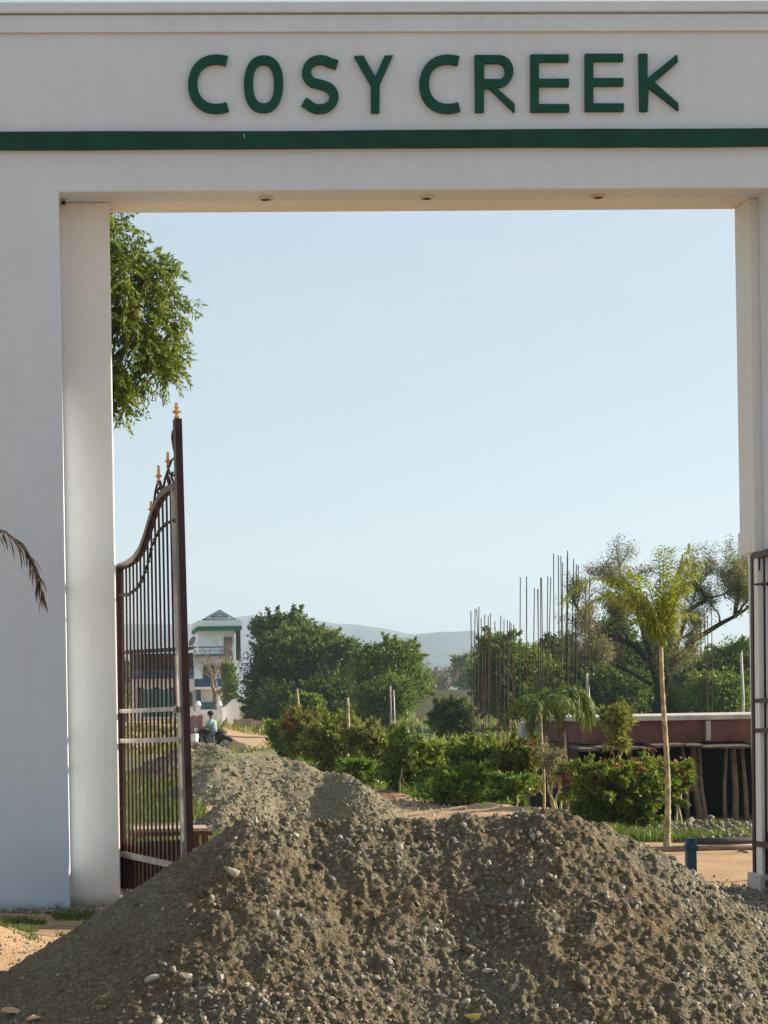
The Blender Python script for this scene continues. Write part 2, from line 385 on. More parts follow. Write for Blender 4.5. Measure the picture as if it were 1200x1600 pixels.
def tree(name, label, cat, base, ell, nclump, nper, rc, leaf, mat, seed, trunk_r=.12, group=None, bark='bark', nl=7, shell=.5, fork=.35, updown=-.3):
    base = Vector(base); rng = random.Random(seed)
    root = thing(name, base, label, cat, group)
    C, P, D = clumps(ell, nclump, nper, rc, seed, shell)
    V, Fs = cards(P, leaf[0], leaf[1], seed+1, D=D, jit=1.2, updown=updown)
    keep = None
    link_mesh('crown', V, Fs, M_[mat], root)
    mb = MB(); e0 = ell[0]; top = Vector((e0[0], e0[1], e0[2]))
    fk = base.lerp(top, fork)
    mb.tube([base-Vector((0, 0, .1)), base.lerp(fk, .5)+Vector((trunk_r*.4, 0, 0)), fk], [trunk_r*1.3, trunk_r, trunk_r*.85], 9)
    idx = rng.sample(range(len(C)), min(nl*3, len(C)))
    for i, e in enumerate(ell):
        limb(mb, fk, e[:3], trunk_r*.7, trunk_r*.25, rng)
    for j in idx:
        c = Vector(C[j]); e = min(ell, key=lambda q: (Vector(q[:3])-c).length); limb(mb, e[:3], c, trunk_r*.22, trunk_r*.06, rng, .06, 4, 5)
    mb.build('trunk', M_[bark], root, smooth=True)
    return root
def pell(px0, py0, px1, py1, Y, dy=None):
    a = at((px0+px1)/2, (py0+py1)/2, Y); k = Y/F
    rx = abs(px1-px0)/2*k; rz = abs(py1-py0)/2*k
    return (a.x, a.y, a.z, rx, dy or rx*.8, rz)
def grasspatch(name, pts, h, seed, label=None, mat='grass', lean=.4, w=.006):
    rng = np.random.default_rng(seed); n = len(pts); P = np.asarray(pts)
    d = rng.normal(size=(n, 3))*lean; d[:, 2] = 1; d /= np.linalg.norm(d, axis=1)[:, None]
    H = h*rng.uniform(.4, 1.3, n); s = rng.normal(size=(n, 3)); s[:, 2] = 0; s /= np.linalg.norm(s, axis=1)[:, None]
    bend = rng.normal(size=(n, 3))*.35; bend[:, 2] = -.1
    m1 = P+d*(H*.55)[:, None]; tip = m1+(d+bend)*(H*.5)[:, None]
    V = np.stack([P-s*w/2, P+s*w/2, m1+s*w*.35, tip, m1-s*w*.35], 1).reshape(-1, 3)
    o = link_mesh(name, V, np.arange(n*5).reshape(n, 5), M_[mat]); o['kind'] = 'stuff'
    if label: o['label'] = label; o['category'] = 'grass'
    return o
# ================================================================== GROUND
def gh(x, y):
    x = np.asarray(x, float); y = np.asarray(y, float)
    h = .03*fbm(x*.7, y*.7, 3)*sstep(300, 30, y)+.012*fbm(x*4, y*4, 5)*sstep(80, 20, y)
    # lower ground round the shed
    h = h-.55*sstep(21.8, 30, y)*sstep(60, 42, y)*sstep(4.6, 6.6, x+0*y)
    # low ground where the motorcycle stands
    h = h-.52*sstep(58, 68, y)*sstep(100, 86, y)*sstep(4.8, 4.0, x)
    # earth berm on the track
    c = gp(700, 1262); h = h+.20*np.exp(-((x-c.x-.3)/1.0)**2-((y-25.2)/1.4)**2)*(1+.5*fbm(x*2, y*2, 9))
    # excavated red earth at the foot of the hedge
    h = h+.16*np.exp(-((x-3.6)/.8)**2-((y-31)/3.0)**2)*(1+1.2*fbm(x*2.3, y*2.3, 11))
    h = h+.5*np.exp(-((x-4.2)/1.4)**2-((y-86)/6.0)**2)*(1+.8*fbm(x*1.1, y*1.1, 21))
    # sand hump left of the heap
    c = gp(5, 1500); h = h+.17*np.exp(-((x-c.x+.25)/.42)**2-((y-c.y-.5)/.7)**2)*(1+.5*fbm(x*5, y*5, 77))
    return h
def G(px, py):
    p = gp(px, py)
    for _ in range(30):
        z = float(gh(p.x, p.y)); p = gp(px, py, z)
    return Vector((p.x, p.y, z))
def axis(a, b, h, lo, hi, r):
    v = list(np.arange(a, b, h)); s = h; w = v[-1]
    while w < hi: s *= r; w += s; v.append(w)
    s = h; w = v[0]; o = []
    while w > lo: s *= r; w -= s; o.append(w)
    return np.array(o[::-1]+v)
gx = axis(-3, 9, .055, -9000, 9000, 1.12)
ys = [2.0, 4, 6, 8]; y = 8.6
while y < 60: ys.append(y); y += .05 if y < 20 else y*.0035
while y < 12000: ys.append(y); y *= 1.035
ys = [-9000, -2000, -400, -80, -15, -2]+ys
gy = np.array(ys); GX, GY = np.meshgrid(gx, gy); GZ = gh(GX, GY)
nx, ny = len(gx), len(gy)
idx = np.arange(nx*ny).reshape(ny, nx)
Q = np.stack([idx[:-1, :-1], idx[:-1, 1:], idx[1:, 1:], idx[1:, :-1]], -1).reshape(-1, 4)
ground = link_mesh('ground', np.stack([GX, GY, GZ], -1).reshape(-1, 3), Q, M_['ground'], smooth=True)
ground['kind'] = 'structure'
X = GX.ravel(); Y = GY.ravel()
def blob(cx_, cy_, rx, ry): return np.exp(-((X-cx_)/rx)**2-((Y-cy_)/ry)**2)
gr = np.zeros_like(X)+.25*sstep(20, 40, Y)
hedge_x = 4.0+.0*Y
gr = np.maximum(gr, sstep(3.9, 4.5, X-.045*(Y-33))*sstep(29, 32, Y)*sstep(125, 95, Y)*.95)      # under the shrubs
gr = np.maximum(gr, 1.0*sstep(1.9, .6, X)*sstep(17.5, 21, Y)*sstep(130, 80, Y)*.85)         # meadow behind left leaf
gr = np.maximum(gr, .9*np.exp(-((X-5.6)/1.2)**2-((Y-22.3)/1.8)**2))
gr = np.maximum(gr, .42*sstep(.1, -.15, X)*sstep(12.9, 13.6, Y)*sstep(18, 16, Y))
gr = np.maximum(gr, .95*sstep(40, 52, Y)*sstep(9, 11, X))
gr = np.maximum(gr, .55*sstep(38, 46, Y)*sstep(80, 60, Y))
gr = np.maximum(gr, .62*sstep(150, 260, Y)*sstep(2000, 900, Y))
gv = np.maximum(.85*np.exp(-((X-1.9)/2.6)**4-((Y-11.2)/1.9)**4), .8*np.exp(-((X-5.5)/.9)**2-((Y-14.2)/.8)**2))
gv = np.maximum(gv, .6*np.exp(-((X-1.7)/1.7)**4-((Y-25.5)/1.8)**4))
gv[(X < .1) & (Y > 11.2)] *= .3
rs = np.maximum(.9*np.exp(-((X-3.75)/.8)**2-((Y-31)/3.4)**2), .75*np.exp(-((X-4.4)/1.8)**2-((Y-90)/9)**2))
gr = gr*(1-.9*np.clip(rs*1.3, 0, 1))
for n_, a_ in (('grassy', gr), ('gravelly', gv), ('redsoil', rs)):
    at_ = ground.data.attributes.new(n_, 'FLOAT', 'POINT'); at_.data.foreach_set('value', a_.astype(np.float32))
# ------------------------------------------------------------------ hills
def hill(name, prof, Y, dep, seed):
    pp = np.array([[at(a, b, Y).x, at(a, b, Y).z] for a, b in prof]); xs = np.linspace(pp[0, 0], pp[-1, 0], 320)
    H = np.interp(xs, pp[:, 0], pp[:, 1]); H = H+fbm(xs*.008, xs*0, seed, 5)*5; H[0] = H[-1] = -3
    vs = np.linspace(-1, 1, 61); XX, VV = np.meshgrid(xs, vs)
    ZZ = H[None]*np.clip(1-np.abs(VV)**1.5, 0, 1)*(1+.16*fbm(XX*.010, VV*4, seed+5, 5)*np.abs(VV)**.4*(1-VV**2))-3*(np.abs(VV) > .99)
    YY = Y+VV*dep; i = np.arange(XX.size).reshape(XX.shape)
    Fs = np.stack([i[:-1, :-1], i[:-1, 1:], i[1:, 1:], i[1:, :-1]], -1).reshape(-1, 4)
    o = link_mesh(name, np.stack([XX, YY, ZZ], -1).reshape(-1, 3), Fs, M_['hill'], smooth=True); o['kind'] = 'structure'
hill('hill', [(-500,1080),(-300,1000),(0,976),(182,977),(290,976),(330,969),(390,964),(440,966),(490,973),(530,978),(560,979),(600,985),(640,994),(680,1010),(730,1030),(790,1060),(860,1090)], 2600, 420, 31)
hill('hill', [(560,1060),(600,1015),(630,992),(650,988),(690,986),(735,986),(752,994),(775,1012),(810,1032),(860,1042),(1000,1046),(1200,1040),(1400,1060),(1600,1100)], 2100, 300, 47)
# ================================================================== GATEWAY
Y0 = 15.3; Y1 = 15.62; Y2 = 15.98
arch = thing('entrance_gateway', (3.0, Y0, 0), 'white plastered entrance gateway with raised green sign letters over an open passage', 'gateway')
P0 = lambda px, py, dy=0.0: at(px, py, Y0-dy)
zs = lambda py, px=640: P0(px, py).z
xl, xr = P0(-700, 700).x, P0(1900, 700).x
x_open = P0(98, 700).x                  # left edge of the front opening
x_openR = P0(1212, 700).x
z_sof = zs(297.0); z_top = zs(5)
BKX = 17.0
def xat(px, py, Y): return at(px, py, Y).x
# front slab: one piece of masonry with the opening, chamfered
wl = MB()
def slabpoly():
    return [(xl, -.3), (x_open, -.3), (x_open, z_sof), (x_openR, z_sof), (x_openR, -.3), (xr, -.3), (xr, z_top), (xl, z_top)]
bm_v = [Vector((x, Y0, z)) for x, z in slabpoly()]
wl.prism(bm_v, (0, Y1-Y0, 0))
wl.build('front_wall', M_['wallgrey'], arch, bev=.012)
# rear beam and two rear columns, narrower passage
cl_in = xat(177, 700, Y1); cr_in = xat(1175, 640, Y1)
rb = MB(); rb.box((xl, Y1+.003, z_sof+.004), (xr, Y2, z_top-.25)); rb.build('rear_beam', M_['plaster'], arch)
cL = MB(); cL.box((xl+.05, Y1+.004, -.3), (cl_in, Y2, z_sof+.003)); cL.build('left_pillar', M_['plaster'], arch, bev=.01)
# right pillar: upper part deeper, with a small bracket at the gate head
zb = at(1170, 868, Y2).z; zc = at(1170, 832, Y2).z
cR = MB(); cR.box((cr_in, Y1+.004, zb+.002), (xr-.05, Y2+.002, z_sof+.003)); cR.build('right_pillar', M_['plaster'], arch, bev=.01)
cR = MB(); cR.box((xat(1169, 900, Y2-.13), Y1+.008, -.3), (xr-.05, Y2-.13, zb)); cR.build('right_pillar_foot', M_['plaster'], arch, bev=.008)
cB = MB(); cB.box((cr_in-.012, Y1+.06, zb), (xr-.1, Y2+.015, zc)); cB.build('bracket', M_['plaster'], arch, bev=.012)
# plinth rendering under right pillar
cp = MB(); cp.box((xat(1184, 1390, Y1), Y1-.06, -.3), (xr-.1, Y2-.1, at(1190, 1366, Y1).z)); cp.build('plinth', M_['concrete'], arch, bev=.01)
# cornice strips and the green band
def hstrip(name, py0, py1, proj, mat, bev=.004, x0=xl-.02, x1=xr+.02):
    m = MB(); m.box((x0, Y0-proj, zs(py1)), (x1, Y0+.003, zs(py0))); return m.build(name, M_[mat], arch, bev=bev)
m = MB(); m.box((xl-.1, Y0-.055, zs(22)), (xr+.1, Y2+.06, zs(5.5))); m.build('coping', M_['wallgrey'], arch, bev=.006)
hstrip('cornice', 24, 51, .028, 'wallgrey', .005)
# band: two pieces wavy like hand-run plaster
bm_ = MB(); n = 60
for i in range(n):
    xa = xl+(xr-xl)*i/n; xb = xl+(xr-xl)*(i+1)/n
    f = lambda x, s: .006*float(fbm(x*1.3, s, 60, 3))
    za0, zb0, za1, zb1 = zs(232.5)+f(xa, 0), zs(232.5)+f(xb, 0), zs(206)+f(xa, 5), zs(206)+f(xb, 5)
    yy = Y0-.05
    vs = [(xa,yy,za0),(xb,yy,zb0),(xb,yy,zb1),(xa,yy,za1),(xa,Y0+.01,za0),(xb,Y0+.01,zb0),(xb,Y0+.01,zb1),(xa,Y0+.01,za1)]
    bm_.add(vs, [(0,1,2,3),(3,2,6,7),(1,0,4,5)])
bm_.build('green_band', M_['green'], arch)
sc = MB(); sc.prism([P0(381, 210, .052), P0(382.2, 217, .052), P0(382.4, 210, .052)], (0, .004, 0)); sc.build('paint_scratch', M_['plaster'], arch)
# letters, traced on the wall plane
TK = .035
def letter(ch, polys, ribbons):
    m = MB(); k = 0
    for pl in polys:
        k += 1; d = TK+.0015*k
        pts = [P0(a, b) for a, b in pl]; pts = [Vector((p.x, Y0-d, p.z)) for p in pts]; m.prism(pts, (0, d+.002, 0))
    for path, w in ribbons:
        k += 1; d = TK+.0015*k; path = [Vector(p) for p in path]; Lf = []; Rt = []
        closed = (path[0]-path[-1]).length < .5
        for i, p in enumerate(path):
            a = path[i-1] if i else (path[-2] if closed else p); b = path[i+1] if i < len(path)-1 else (path[1] if closed else p)
            t = (b-a).normalized(); q = Vector((-t.y, t.x)); Lf.append(p+q*w/2); Rt.append(p-q*w/2)
        f_ = lambda v, dd: (P0(v.x, v.y).x, Y0-dd, P0(v.x, v.y).z)
        vs = []
        for a, b in zip(Lf, Rt): vs += [f_(a, d), f_(b, d), f_(b, -.002), f_(a, -.002)]
        fs = []
        for i in range(len(path)-1):
            o = i*4; fs += [(o, o+4, o+5, o+1), (o+1, o+5, o+6, o+2), (o+3, o+7, o+4, o)]
        if not closed: fs += [(0,1,2,3), (len(path)*4-4, len(path)*4-1, len(path)*4-2, len(path)*4-3)]
        m.add(vs, fs)
    o = m.build('letter', M_['letter'], arch); return o
def arc(cx_, cy_, rx, ry, a0, a1, n=18, p=1.0):
    o = []
    for i in range(n+1):
        a = R(a0+(a1-a0)*i/n); c, s = math.cos(a), math.sin(a)
        o.append((cx_+rx*math.copysign(abs(c)**p, c), cy_-ry*math.copysign(abs(s)**p, s)))
    return o
def Cshape(x0): # x0 = left edge
    return [(x0+60.5, 97)]+arc(x0+44, 133, 37, 38.5, 76, 284, 22, .92)+[(x0+61.5, 168.5)]
def Eshape(x, y): return [(x,y),(x+59,y),(x+59,y+11.5),(x+12.5,y+11.5),(x+12.5,y+38),(x+59.5,y+38),(x+59.5,y+50),(x+12.5,y+50),(x+12.5,y+77.5),(x+60,y+77.5),(x+60,y+89.5),(x,y+89.5)]
letter('C', [], [(Cshape(294), 14.5)])
letter('O', [], [(arc(411.5, 133, 23.5, 37.5, 0, 360, 36, .86), 14)])
letter('S', [], [([(526.5, 103)]+arc(500, 114.5, 21.5, 19.5, 52, 235, 14)+arc(499, 153, 22.5, 19, 72, -142, 16)+[(474, 160.5)], 14)])
letter('Y', [[(553,89.5),(567,89),(585.5,122),(600,89),(613.5,88.5),(592.5,135),(592,178),(579.5,178),(579,135)]], [])
letter('C', [], [(Cshape(655), 14.5)])
letter('R', [[(741,88),(755,88),(755,177),(742,177)], [(755.5,137),(771,136),(802.5,164),(803,177.5),(764,140),(755.5,140)]], [([(755.2,94.5),(778,94.5)]+arc(778,113.3,16.5,18.8,88,-88,14)+[(755.2,132)], 12.5)])
letter('E', [Eshape(828, 87)], [])
letter('E', [Eshape(913, 86)], [])
letter('K', [[(997,86),(1010,86),(1010,124),(1056,87),(1057.5,99),(1021,130.5),(1058,163.5),(1058.5,174.5),(1011.5,138),(1010.5,175.5),(998.5,175.5)]], [])
# fittings in the soffit
for px in (415, 667, 935):
    m = MB(); q = at(px, 321, (Y0+Y1)/2+.02); m.lathe((q.x, (Y0+Y1)/2+.02, z_sof-.022), [(.048, 0), (.054, .006), (.054, .03)], 16)
    f = m.build('ceiling_light', M_['dlight'], arch, smooth=False)
    m = MB(); m.lathe((q.x, (Y0+Y1)/2+.02, z_sof-.024), [(.034, 0), (.034, .001)], 14); m.build('lamp_glass', M_['black'], f)
m = MB(); q = at(97, 317, Y1-.1); m.box((q.x-.005, Y1-.12, q.z-.012), (q.x+.025, Y1-.08, q.z+.012)); m.build('hook', M_['black'], arch)
# ================================================================== GATE LEAVES
H0 = at(186, 900, 15.98); E0 = at(281, 900, 14.28)
LD = Vector((E0.x-H0.x, E0.y-H0.y, 0)); LL = LD.length; LD.normalize(); LN = Vector((-LD.y, LD.x, 0)) if LD.x > 0 else Vector((LD.y, -LD.x, 0))
def L(px, py):        # pixel -> (u along leaf, z)
    d = ray(px, py); n = Vector((LD.y, -LD.x, 0)); o = Vector((0, 0, EYE))
    t = (Vector((H0.x, H0.y, 0))-Vector((0, 0, 0))).dot(n)/d.dot(n)
    p = o+d*t; return ((Vector((p.x, p.y, 0))-Vector((H0.x, H0.y, 0))).dot(LD), p.z)
def gate_leaf(O, D, label, rmat='rail'):
    D = Vector(D).normalized(); Nn = Vector((D.y, -D.x, 0))
    root = thing('gate_leaf', (O[0], O[1], 0), label, 'gate', 'ironwork leaves of the entrance gate')
    w = lambda uz, off=0.0: Vector((O[0], O[1], 0))+D*uz[0]+Nn*off+Vector((0, 0, uz[1]))
    def bar(name, pts, wd, dp, mat, off=0, par=root):
        m = MB(); m.strip([w(p, off) for p in pts], wd, dp, Nn); return m.build(name, M_[mat], par)
    top = [L(*p) for p in ((187,886),(200,881),(212,873),(222,858),(230,836),(237,812),(245,790),(254,774),(265,764),(279,757))]
    wav = [L(*p) for p in ((187,930),(203,929),(215,921),(224,907),(233,882),(240,852),(250,831),(262,818),(281,811))]
    u0 = L(187, 900)[0]; post_t = L(277, 655); post_b = L(297, 1380)
    zt = lambda u, c: float(np.interp(u, [p[0] for p in c], [p[1] for p in c]))
    bar('hinge_stile', [(L(186.5,884)[0], top[0][1]+.01), L(192, 1396)], .05, .05, 'maroon')
    bar('lock_post', [post_t, post_b], .062, .05, 'maroon')
    bar('post_lit_side', [(L(271,780)[0]+.03, top[-1][1]), (L(290,1360)[0]-.0, L(290,1370)[1])], .022, .03, 'rail', .01)  # pale strip standing in for the lit side of the lock post
    bar('top_rail', top, .045, .05, 'bars')
    m = MB(); pts = [w(p, .012) for p in wav]; m.tube(pts, .008, 6)
    for i in range(26):
        t = i/25*(len(wav)-1); k = min(int(t), len(wav)-2); f = t-k; p = (wav[k][0]*(1-f)+wav[k+1][0]*f, wav[k][1]*(1-f)+wav[k+1][1]*f)
        m.lathe(w(p, .012)-Vector((0, 0, .014)), [(.004, 0), (.016, .010), (.016, .018), (.004, .028)], 6)
    m.build('bead_rail', M_['bars'], root)
    nb = 15
    lean_t = 0
    for i in range(nb):
        t = (i+.9)/(nb+.8)
        # lean follows the frame
        ub = L(191, 1390)[0]*(1-t)+L(292, 1390)[0]*t; ut = u0*(1-t)+L(279, 780)[0]*t
        bar('bar', [(ut, zt(ut, top)), (ub, .06)], .0135, .0135, 'bars')
    def rail(a, b, wd, name='cross_rail'):
        mat = rmat; bar(name, [L(*a), L(*b)], wd, .03, mat, .006)  # lit left rails and unlit right rails told apart by colour
    rail((188,1111.5), (290,1107), .032); rail((188,1158), (290,1155), .034); rail((189,1333.5), (293,1356), .045)
    rail((191,1393), (296,1420), .05)
    a, b, c, d = L(189.5,1316), L(293,1312), L(296,1408), L(192,1388)
    m = MB(); m.prism([w(p, -.012) for p in (a, b, c, d)], Nn*.004)
    sh = m.build('panel', M_['sheet'], root)
    # latch
    m = MB(); m.tube([w(L(281,1025), .03), w(L(284,1104), .03)], .010, 8); bo = m.build('bolt', M_['rail'], root)
    m = MB(); p = L(281,1036); m.box(w((p[0]-.02, p[1]-.05), .018), w((p[0]+.02, p[1]+.05), .04)); m.build('bolt_sleeve', M_['rail'], bo)
    m = MB(); p = L(281,1108); m.box(w((p[0]-.05, p[1]-.03), .018), w((p[0]+.06, p[1]+.03), .05)); m.tube([w((p[0]+.03, p[1]), .05), w((p[0]+.03, p[1]-.07), .06)], .008); m.build('latch', M_['rail'], root)
    # scrolls above the top rail
    m = MB()
    def wire(ps, r=.009): m.tube([w(L(*p), .0) for p in ps], r, 6)
    wire([(275,714),(271.5,700),(269,684),(270,674),(273,672),(275,676),(275.5,684)])
    wire([(270,689),(275,690)], .007)
    wire([(264,730),(268,719),(272,716),(275,722),(276,734)])
    wire([(254,770),(258,748),(263,733),(268,745),(272,757),(275,750)])
    wire([(270,738),(268,742),(272,743)]); wire([(262,735),(262,750),(264,758),(266,753),(264,746)])
    wire([(240,790),(243,768),(246,755),(250,752),(253,762),(255,769)]); wire([(249,762),(246,768),(248,776),(251,774)])
    wire([(246,752),(250,758),(252,768)])
    m.build('scroll', M_['bars'], root, smooth=True)
    def spear(px, py0, py1, sc=1.0):
        g = MB(); u, z1 = L(px, py0); z0 = L(px, py1)[1]; h = z1-z0
        prof = [(0,1),(.10,.72),(.03,.56),(.17,.50),(.22,.40),(.07,.34),(.05,.20),(.12,.16),(.12,.06),(.05,0)]
        pl = [(u+a*h*sc, z0+b*h) for a, b in prof]+[(u-a*h*sc, z0+b*h) for a, b in prof[::-1][:-1]]
        g.prism([w(p, -.009) for p in pl], Nn*.018)
        pl2 = [(a*h*sc, z0+b*h) for a, b in prof]+[(-a*h*sc, z0+b*h) for a, b in prof[::-1][:-1]]
        g.prism([w((u, p[1]), p[0])+D*(-.009) for p in pl2], D*.018)
        return g.build('finial', M_['gold'], root)
    spear(275.5, 629, 655, 1.3); spear(262, 706, 732, .8); spear(247.5, 727, 757, .8); spear(236, 783, 806, 1.0); spear(239, 787, 806, .8)
    return root
gate_leaf((H0.x, H0.y), LD, 'tall maroon iron gate leaf standing open at the left pillar, seen whole')
HR = at(1178, 900, 15.75)
gate_leaf((HR.x, HR.y), Vector((at(1300, 900, 14.2).x-HR.x, 14.2-HR.y, 0)), 'maroon iron gate leaf at the right pillar, cut by the right edge of the photo', 'bars')
# ================================================================== HEAPS
def heap(name, label, ridge, slope, mat, seed, res, nst, ssize, lump=1.0, ext=2.0, stone_rng=(.006, .035), clod=1.0):
    """ridge: list of (px, py, Y) crest points; the heap is the union of cones under them"""
    pts = []
    for (a, b) in zip(ridge[:-1], ridge[1:]):
        pa, pb = at(*a), at(*b)
        for i in range(10): pts.append(pa.lerp(pb, i/10))
    pts.append(at(*ridge[-1]))
    A = np.array([tuple(p) for p in pts])
    x0, x1 = A[:, 0].min()-ext, A[:, 0].max()+ext; y0, y1 = A[:, 1].min()-ext, A[:, 1].max()+ext
    AX = at(385, 1285, 10.7).x
    def hf(x, y):
        x = np.asarray(x, float); y = np.asarray(y, float)
        wx = x+.05*fbm(x*1.7, y*1.7, seed+1)*lump; wy = y+.08*fbm(x*1.5+5, y*1.5, seed+2)*lump
        z = np.full(x.shape, -9.); 
        for p in A:
            d = np.hypot(wx-p[0], wy-p[1]); z = np.maximum(z, p[2]-slope*(np.sqrt(d*d+.06**2)-.06))
        base = z.copy()
        # slumped, concave foot
        z = np.where(z < .35, .35-(.35-z)*.92, z)
        rg = 1-np.abs(2*vn(x*5, y*5, seed+8)-1)
        rf = 1.0
        if name == 'gravel_heap' and seed == 11:      # the left flank is fine raked soil, the front is coarse
            ss = (x-AX)*(-.87)+(y-10.7)*.5; rf = 1-.72*sstep(-.10, .12, ss)*sstep(AX+.25, AX-.05, x)
        z = z+rf*lump*(.020*fbm(x*2.6, y*2.6, seed, 3)+.012*(rg-.5)+.02*(1-np.abs(2*vn(x*13+y*3, y*9, seed+18)-1))+.024*fbm(x*11, y*11, seed+3, 3)+.032*np.abs(fbm(x*24, y*24, seed+4, 3))+.010*fbm(x*60, y*60, seed+6, 2))-.012
        return z
    nx_ = int((x1-x0)/res); ny_ = int((y1-y0)/res)
    XX, YY = np.meshgrid(np.linspace(x0, x1, nx_), np.linspace(y0, y1, ny_)); ZZ = hf(XX, YY)
    i = np.arange(XX.size).reshape(XX.shape)
    q = np.stack([i[:-1, :-1], i[:-1, 1:], i[1:, 1:], i[1:, :-1]], -1).reshape(-1, 4)
    zf = (ZZ-gh(XX, YY)).ravel(); q = q[(zf[q].max(1) > -.03)]
    used = np.unique(q); re = np.zeros(XX.size, int); re[used] = np.arange(len(used))
    V = np.stack([XX, YY, np.maximum(ZZ, gh(XX, YY)-.05)], -1).reshape(-1, 3)[used]
    base = (float(A[:, 0].mean()), float(A[:, 1].mean()), 0)
    o = link_mesh(name, V, re[q], M_[mat], origin=base, smooth=False)
    tag(o, label, 'gravel heap', 'gravel heaps tipped along the drive')
    rng = np.random.default_rng(seed)
    sx = rng.uniform(x0, x1, nst); sy = rng.uniform(y0, y1, nst)
    den = vn(sx*1.6, sy*1.6, seed+30)*.6+vn(sx*5, sy*5, seed+31)*.4
    k = rng.uniform(size=nst) < np.clip((den-.38)*3.2, .08, 1)*(np.where(((sx-AX)*(-.87)+(sy-10.7)*.5 > 0) & (sx < AX), .25, 1) if seed == 11 else 1); sx, sy = sx[k], sy[k]
    sz = hf(sx, sy); ok = sz > gh(sx, sy)-.02; sx, sy, sz = sx[ok], sy[ok], sz[ok]
    size = np.clip(rng.lognormal(math.log(ssize), .55, len(sx)), *stone_rng)
    P = np.stack([sx, sy, sz+size*.15], -1)
    nc = int(len(sx)*clod); cx1 = rng.uniform(x0, x1, nc); cy1 = rng.uniform(y0, y1, nc); cz1 = hf(cx1, cy1); ok = (cz1 > gh(cx1, cy1)-.01) & ~(((cx1-AX)*(-.87)+(cy1-10.7)*.5 > 0) & (cx1 < AX) & (rng.uniform(size=nc) < .85) & (seed == 11)); cx1, cy1, cz1 = cx1[ok], cy1[ok], cz1[ok]
    cs = np.clip(rng.lognormal(math.log(ssize*1.7), .5, len(cx1)), .004, stone_rng[1]*1.7); V, Fs = stones(np.stack([cx1, cy1, cz1-cs*.15], -1), cs, seed+19, .75)
    cl = link_mesh('soil_clods', V, Fs, M_[mat], o); cl['kind'] = 'stuff'
    V, Fs = stones(P, size, seed+9)
    s = link_mesh('loose_stones', V, Fs, M_['stone'], o); s['kind'] = 'stuff'
    return o, hf
big, hbig = heap('gravel_heap', 'largest gravel heap, filling the foreground in front of the gateway',
     [(60,1520,10.6),(100,1473,10.65),(200,1406,10.65),(300,1341,10.68),(385,1284,10.7),(480,1287,10.85),(560,1283,10.8),(680,1281,10.85),(800,1274,10.8),(872,1267,10.72),(930,1293,10.7),(1000,1333,10.7),(1100,1388,10.65),(1200,1442,10.6),(1320,1520,10.5)],
     .655, 'gravel', 11, .0085, 52000, .0084, 1.0, 2.0, (.004, .032), .7)
heap('gravel_heap', 'second gravel heap beyond the gateway, its crest just over the big heap', [(342,1266,24.2),(375,1240,24.5),(415,1218,25),(460,1208,25.1),(510,1207,25.2),(540,1211,25),(558,1221,24.8)], .86, 'gravel_mid', 23, .016, 26000, .0105, .9, 1.6, (.006, .032))
heap('gravel_heap', 'third gravel heap, partly hidden behind the one just past the gateway', [(345,1192,31),(390,1183,31.3),(440,1186,31.5),(470,1192,31.3)], .62, 'gravel_mid', 37, .022, 16000, .013, .9, 2.0, (.008, .04))
heap('gravel_heap', 'farthest gravel heap, rounded and grassy, beside the lock post of the left gate leaf', [(285,1168,42),(305,1160,42.3),(335,1164,42)], .50, 'gravel_far', 41, .035, 8000, .016, .9, 2.2, (.01, .05))
# individually recognisable stones on the big heap
def hit_heap(px, py):
    d = ray(px, py)
    for t in np.arange(8.6, 13, .004):
        x, y, z = d.x*t, d.y*t, EYE+d.z*t
        if z < max(float(hbig(np.array([x]), np.array([y]))[0]), float(gh(x, y))): return Vector((x, y, z))
    return gp(px, py)
def rock(px, py, size, label, seed, mat='rock', cat='stone', name='rock', group=None, sq=(1, .8, .7)):
    p = hit_heap(px, py); rng = np.random.default_rng(seed)
    import bmesh
    b = bmesh.new(); bmesh.ops.create_icosphere(b, subdivisions=3, radius=1)
    nn = rng.normal(size=(9, 3)); nn /= np.linalg.norm(nn, axis=1)[:, None]; dd = rng.uniform(.30, .72, 9)
    for v in b.verts:
        c = np.array(v.co)
        for n_, d_ in zip(nn, dd):
            s = c@n_
            if s > d_: c = c-n_*(s-d_)
        c = c*np.array(sq)*(1+.05*float(vn(c[0]*4+seed, c[1]*4+c[2]*3, seed)))*size
        v.co = Vector(c)+p+Vector((0, 0, size*.2))
    me = [tuple(v.co) for v in b.verts]; fs = [tuple(v.index for v in f.verts) for f in b.faces]; b.free()
    o = link_mesh(name, me, fs, M_[mat], origin=p); return tag(o, label, cat, group)
rock(363, 1366, .050, 'large pale wedge-shaped stone lying high on the left flank of the big heap', 1)
rock(238, 1532, .045, 'broad brownish stone half buried low on the shaded flank of the big heap', 2)
rock(345, 1535, .04, 'pale pointed stone low on the left of the big heap', 3, sq=(.6, .6, 1.1))
rock(289, 1527, .035, 'rounded grey stone beside the broad brown one low on the big heap', 4)
rock(604, 1500, .030, 'smooth pale stone in the middle of the lower big heap', 5)
rock(816, 1386, .035, 'thin white upright sliver of stone on the right half of the big heap', 6, sq=(.28, .3, 1.3))
rock(760, 1520, .030, 'whitish flat stone on the lower right half of the big heap', 7, sq=(1.2, .8, .5))
rock(873, 1455, .032, 'white stone with a flat face above the right foot of the big heap', 8)
rock(400, 1287, .028, 'small pale stone perched on the left end of the crest of the big heap', 10, sq=(.6, .6, 1.2))
rock(745, 1592, .055, 'yellow fruit rind lying at the foot of the big heap', 12, 'yellow', 'fruit rind', 'fruit_rind', sq=(1.3, .5, .35))
rock(22, 1582, .055, 'orange brick lump at the lower left toe of the big heap', 13, 'brick', 'brick lump', 'brick_lump', sq=(1.1, .7, .4))
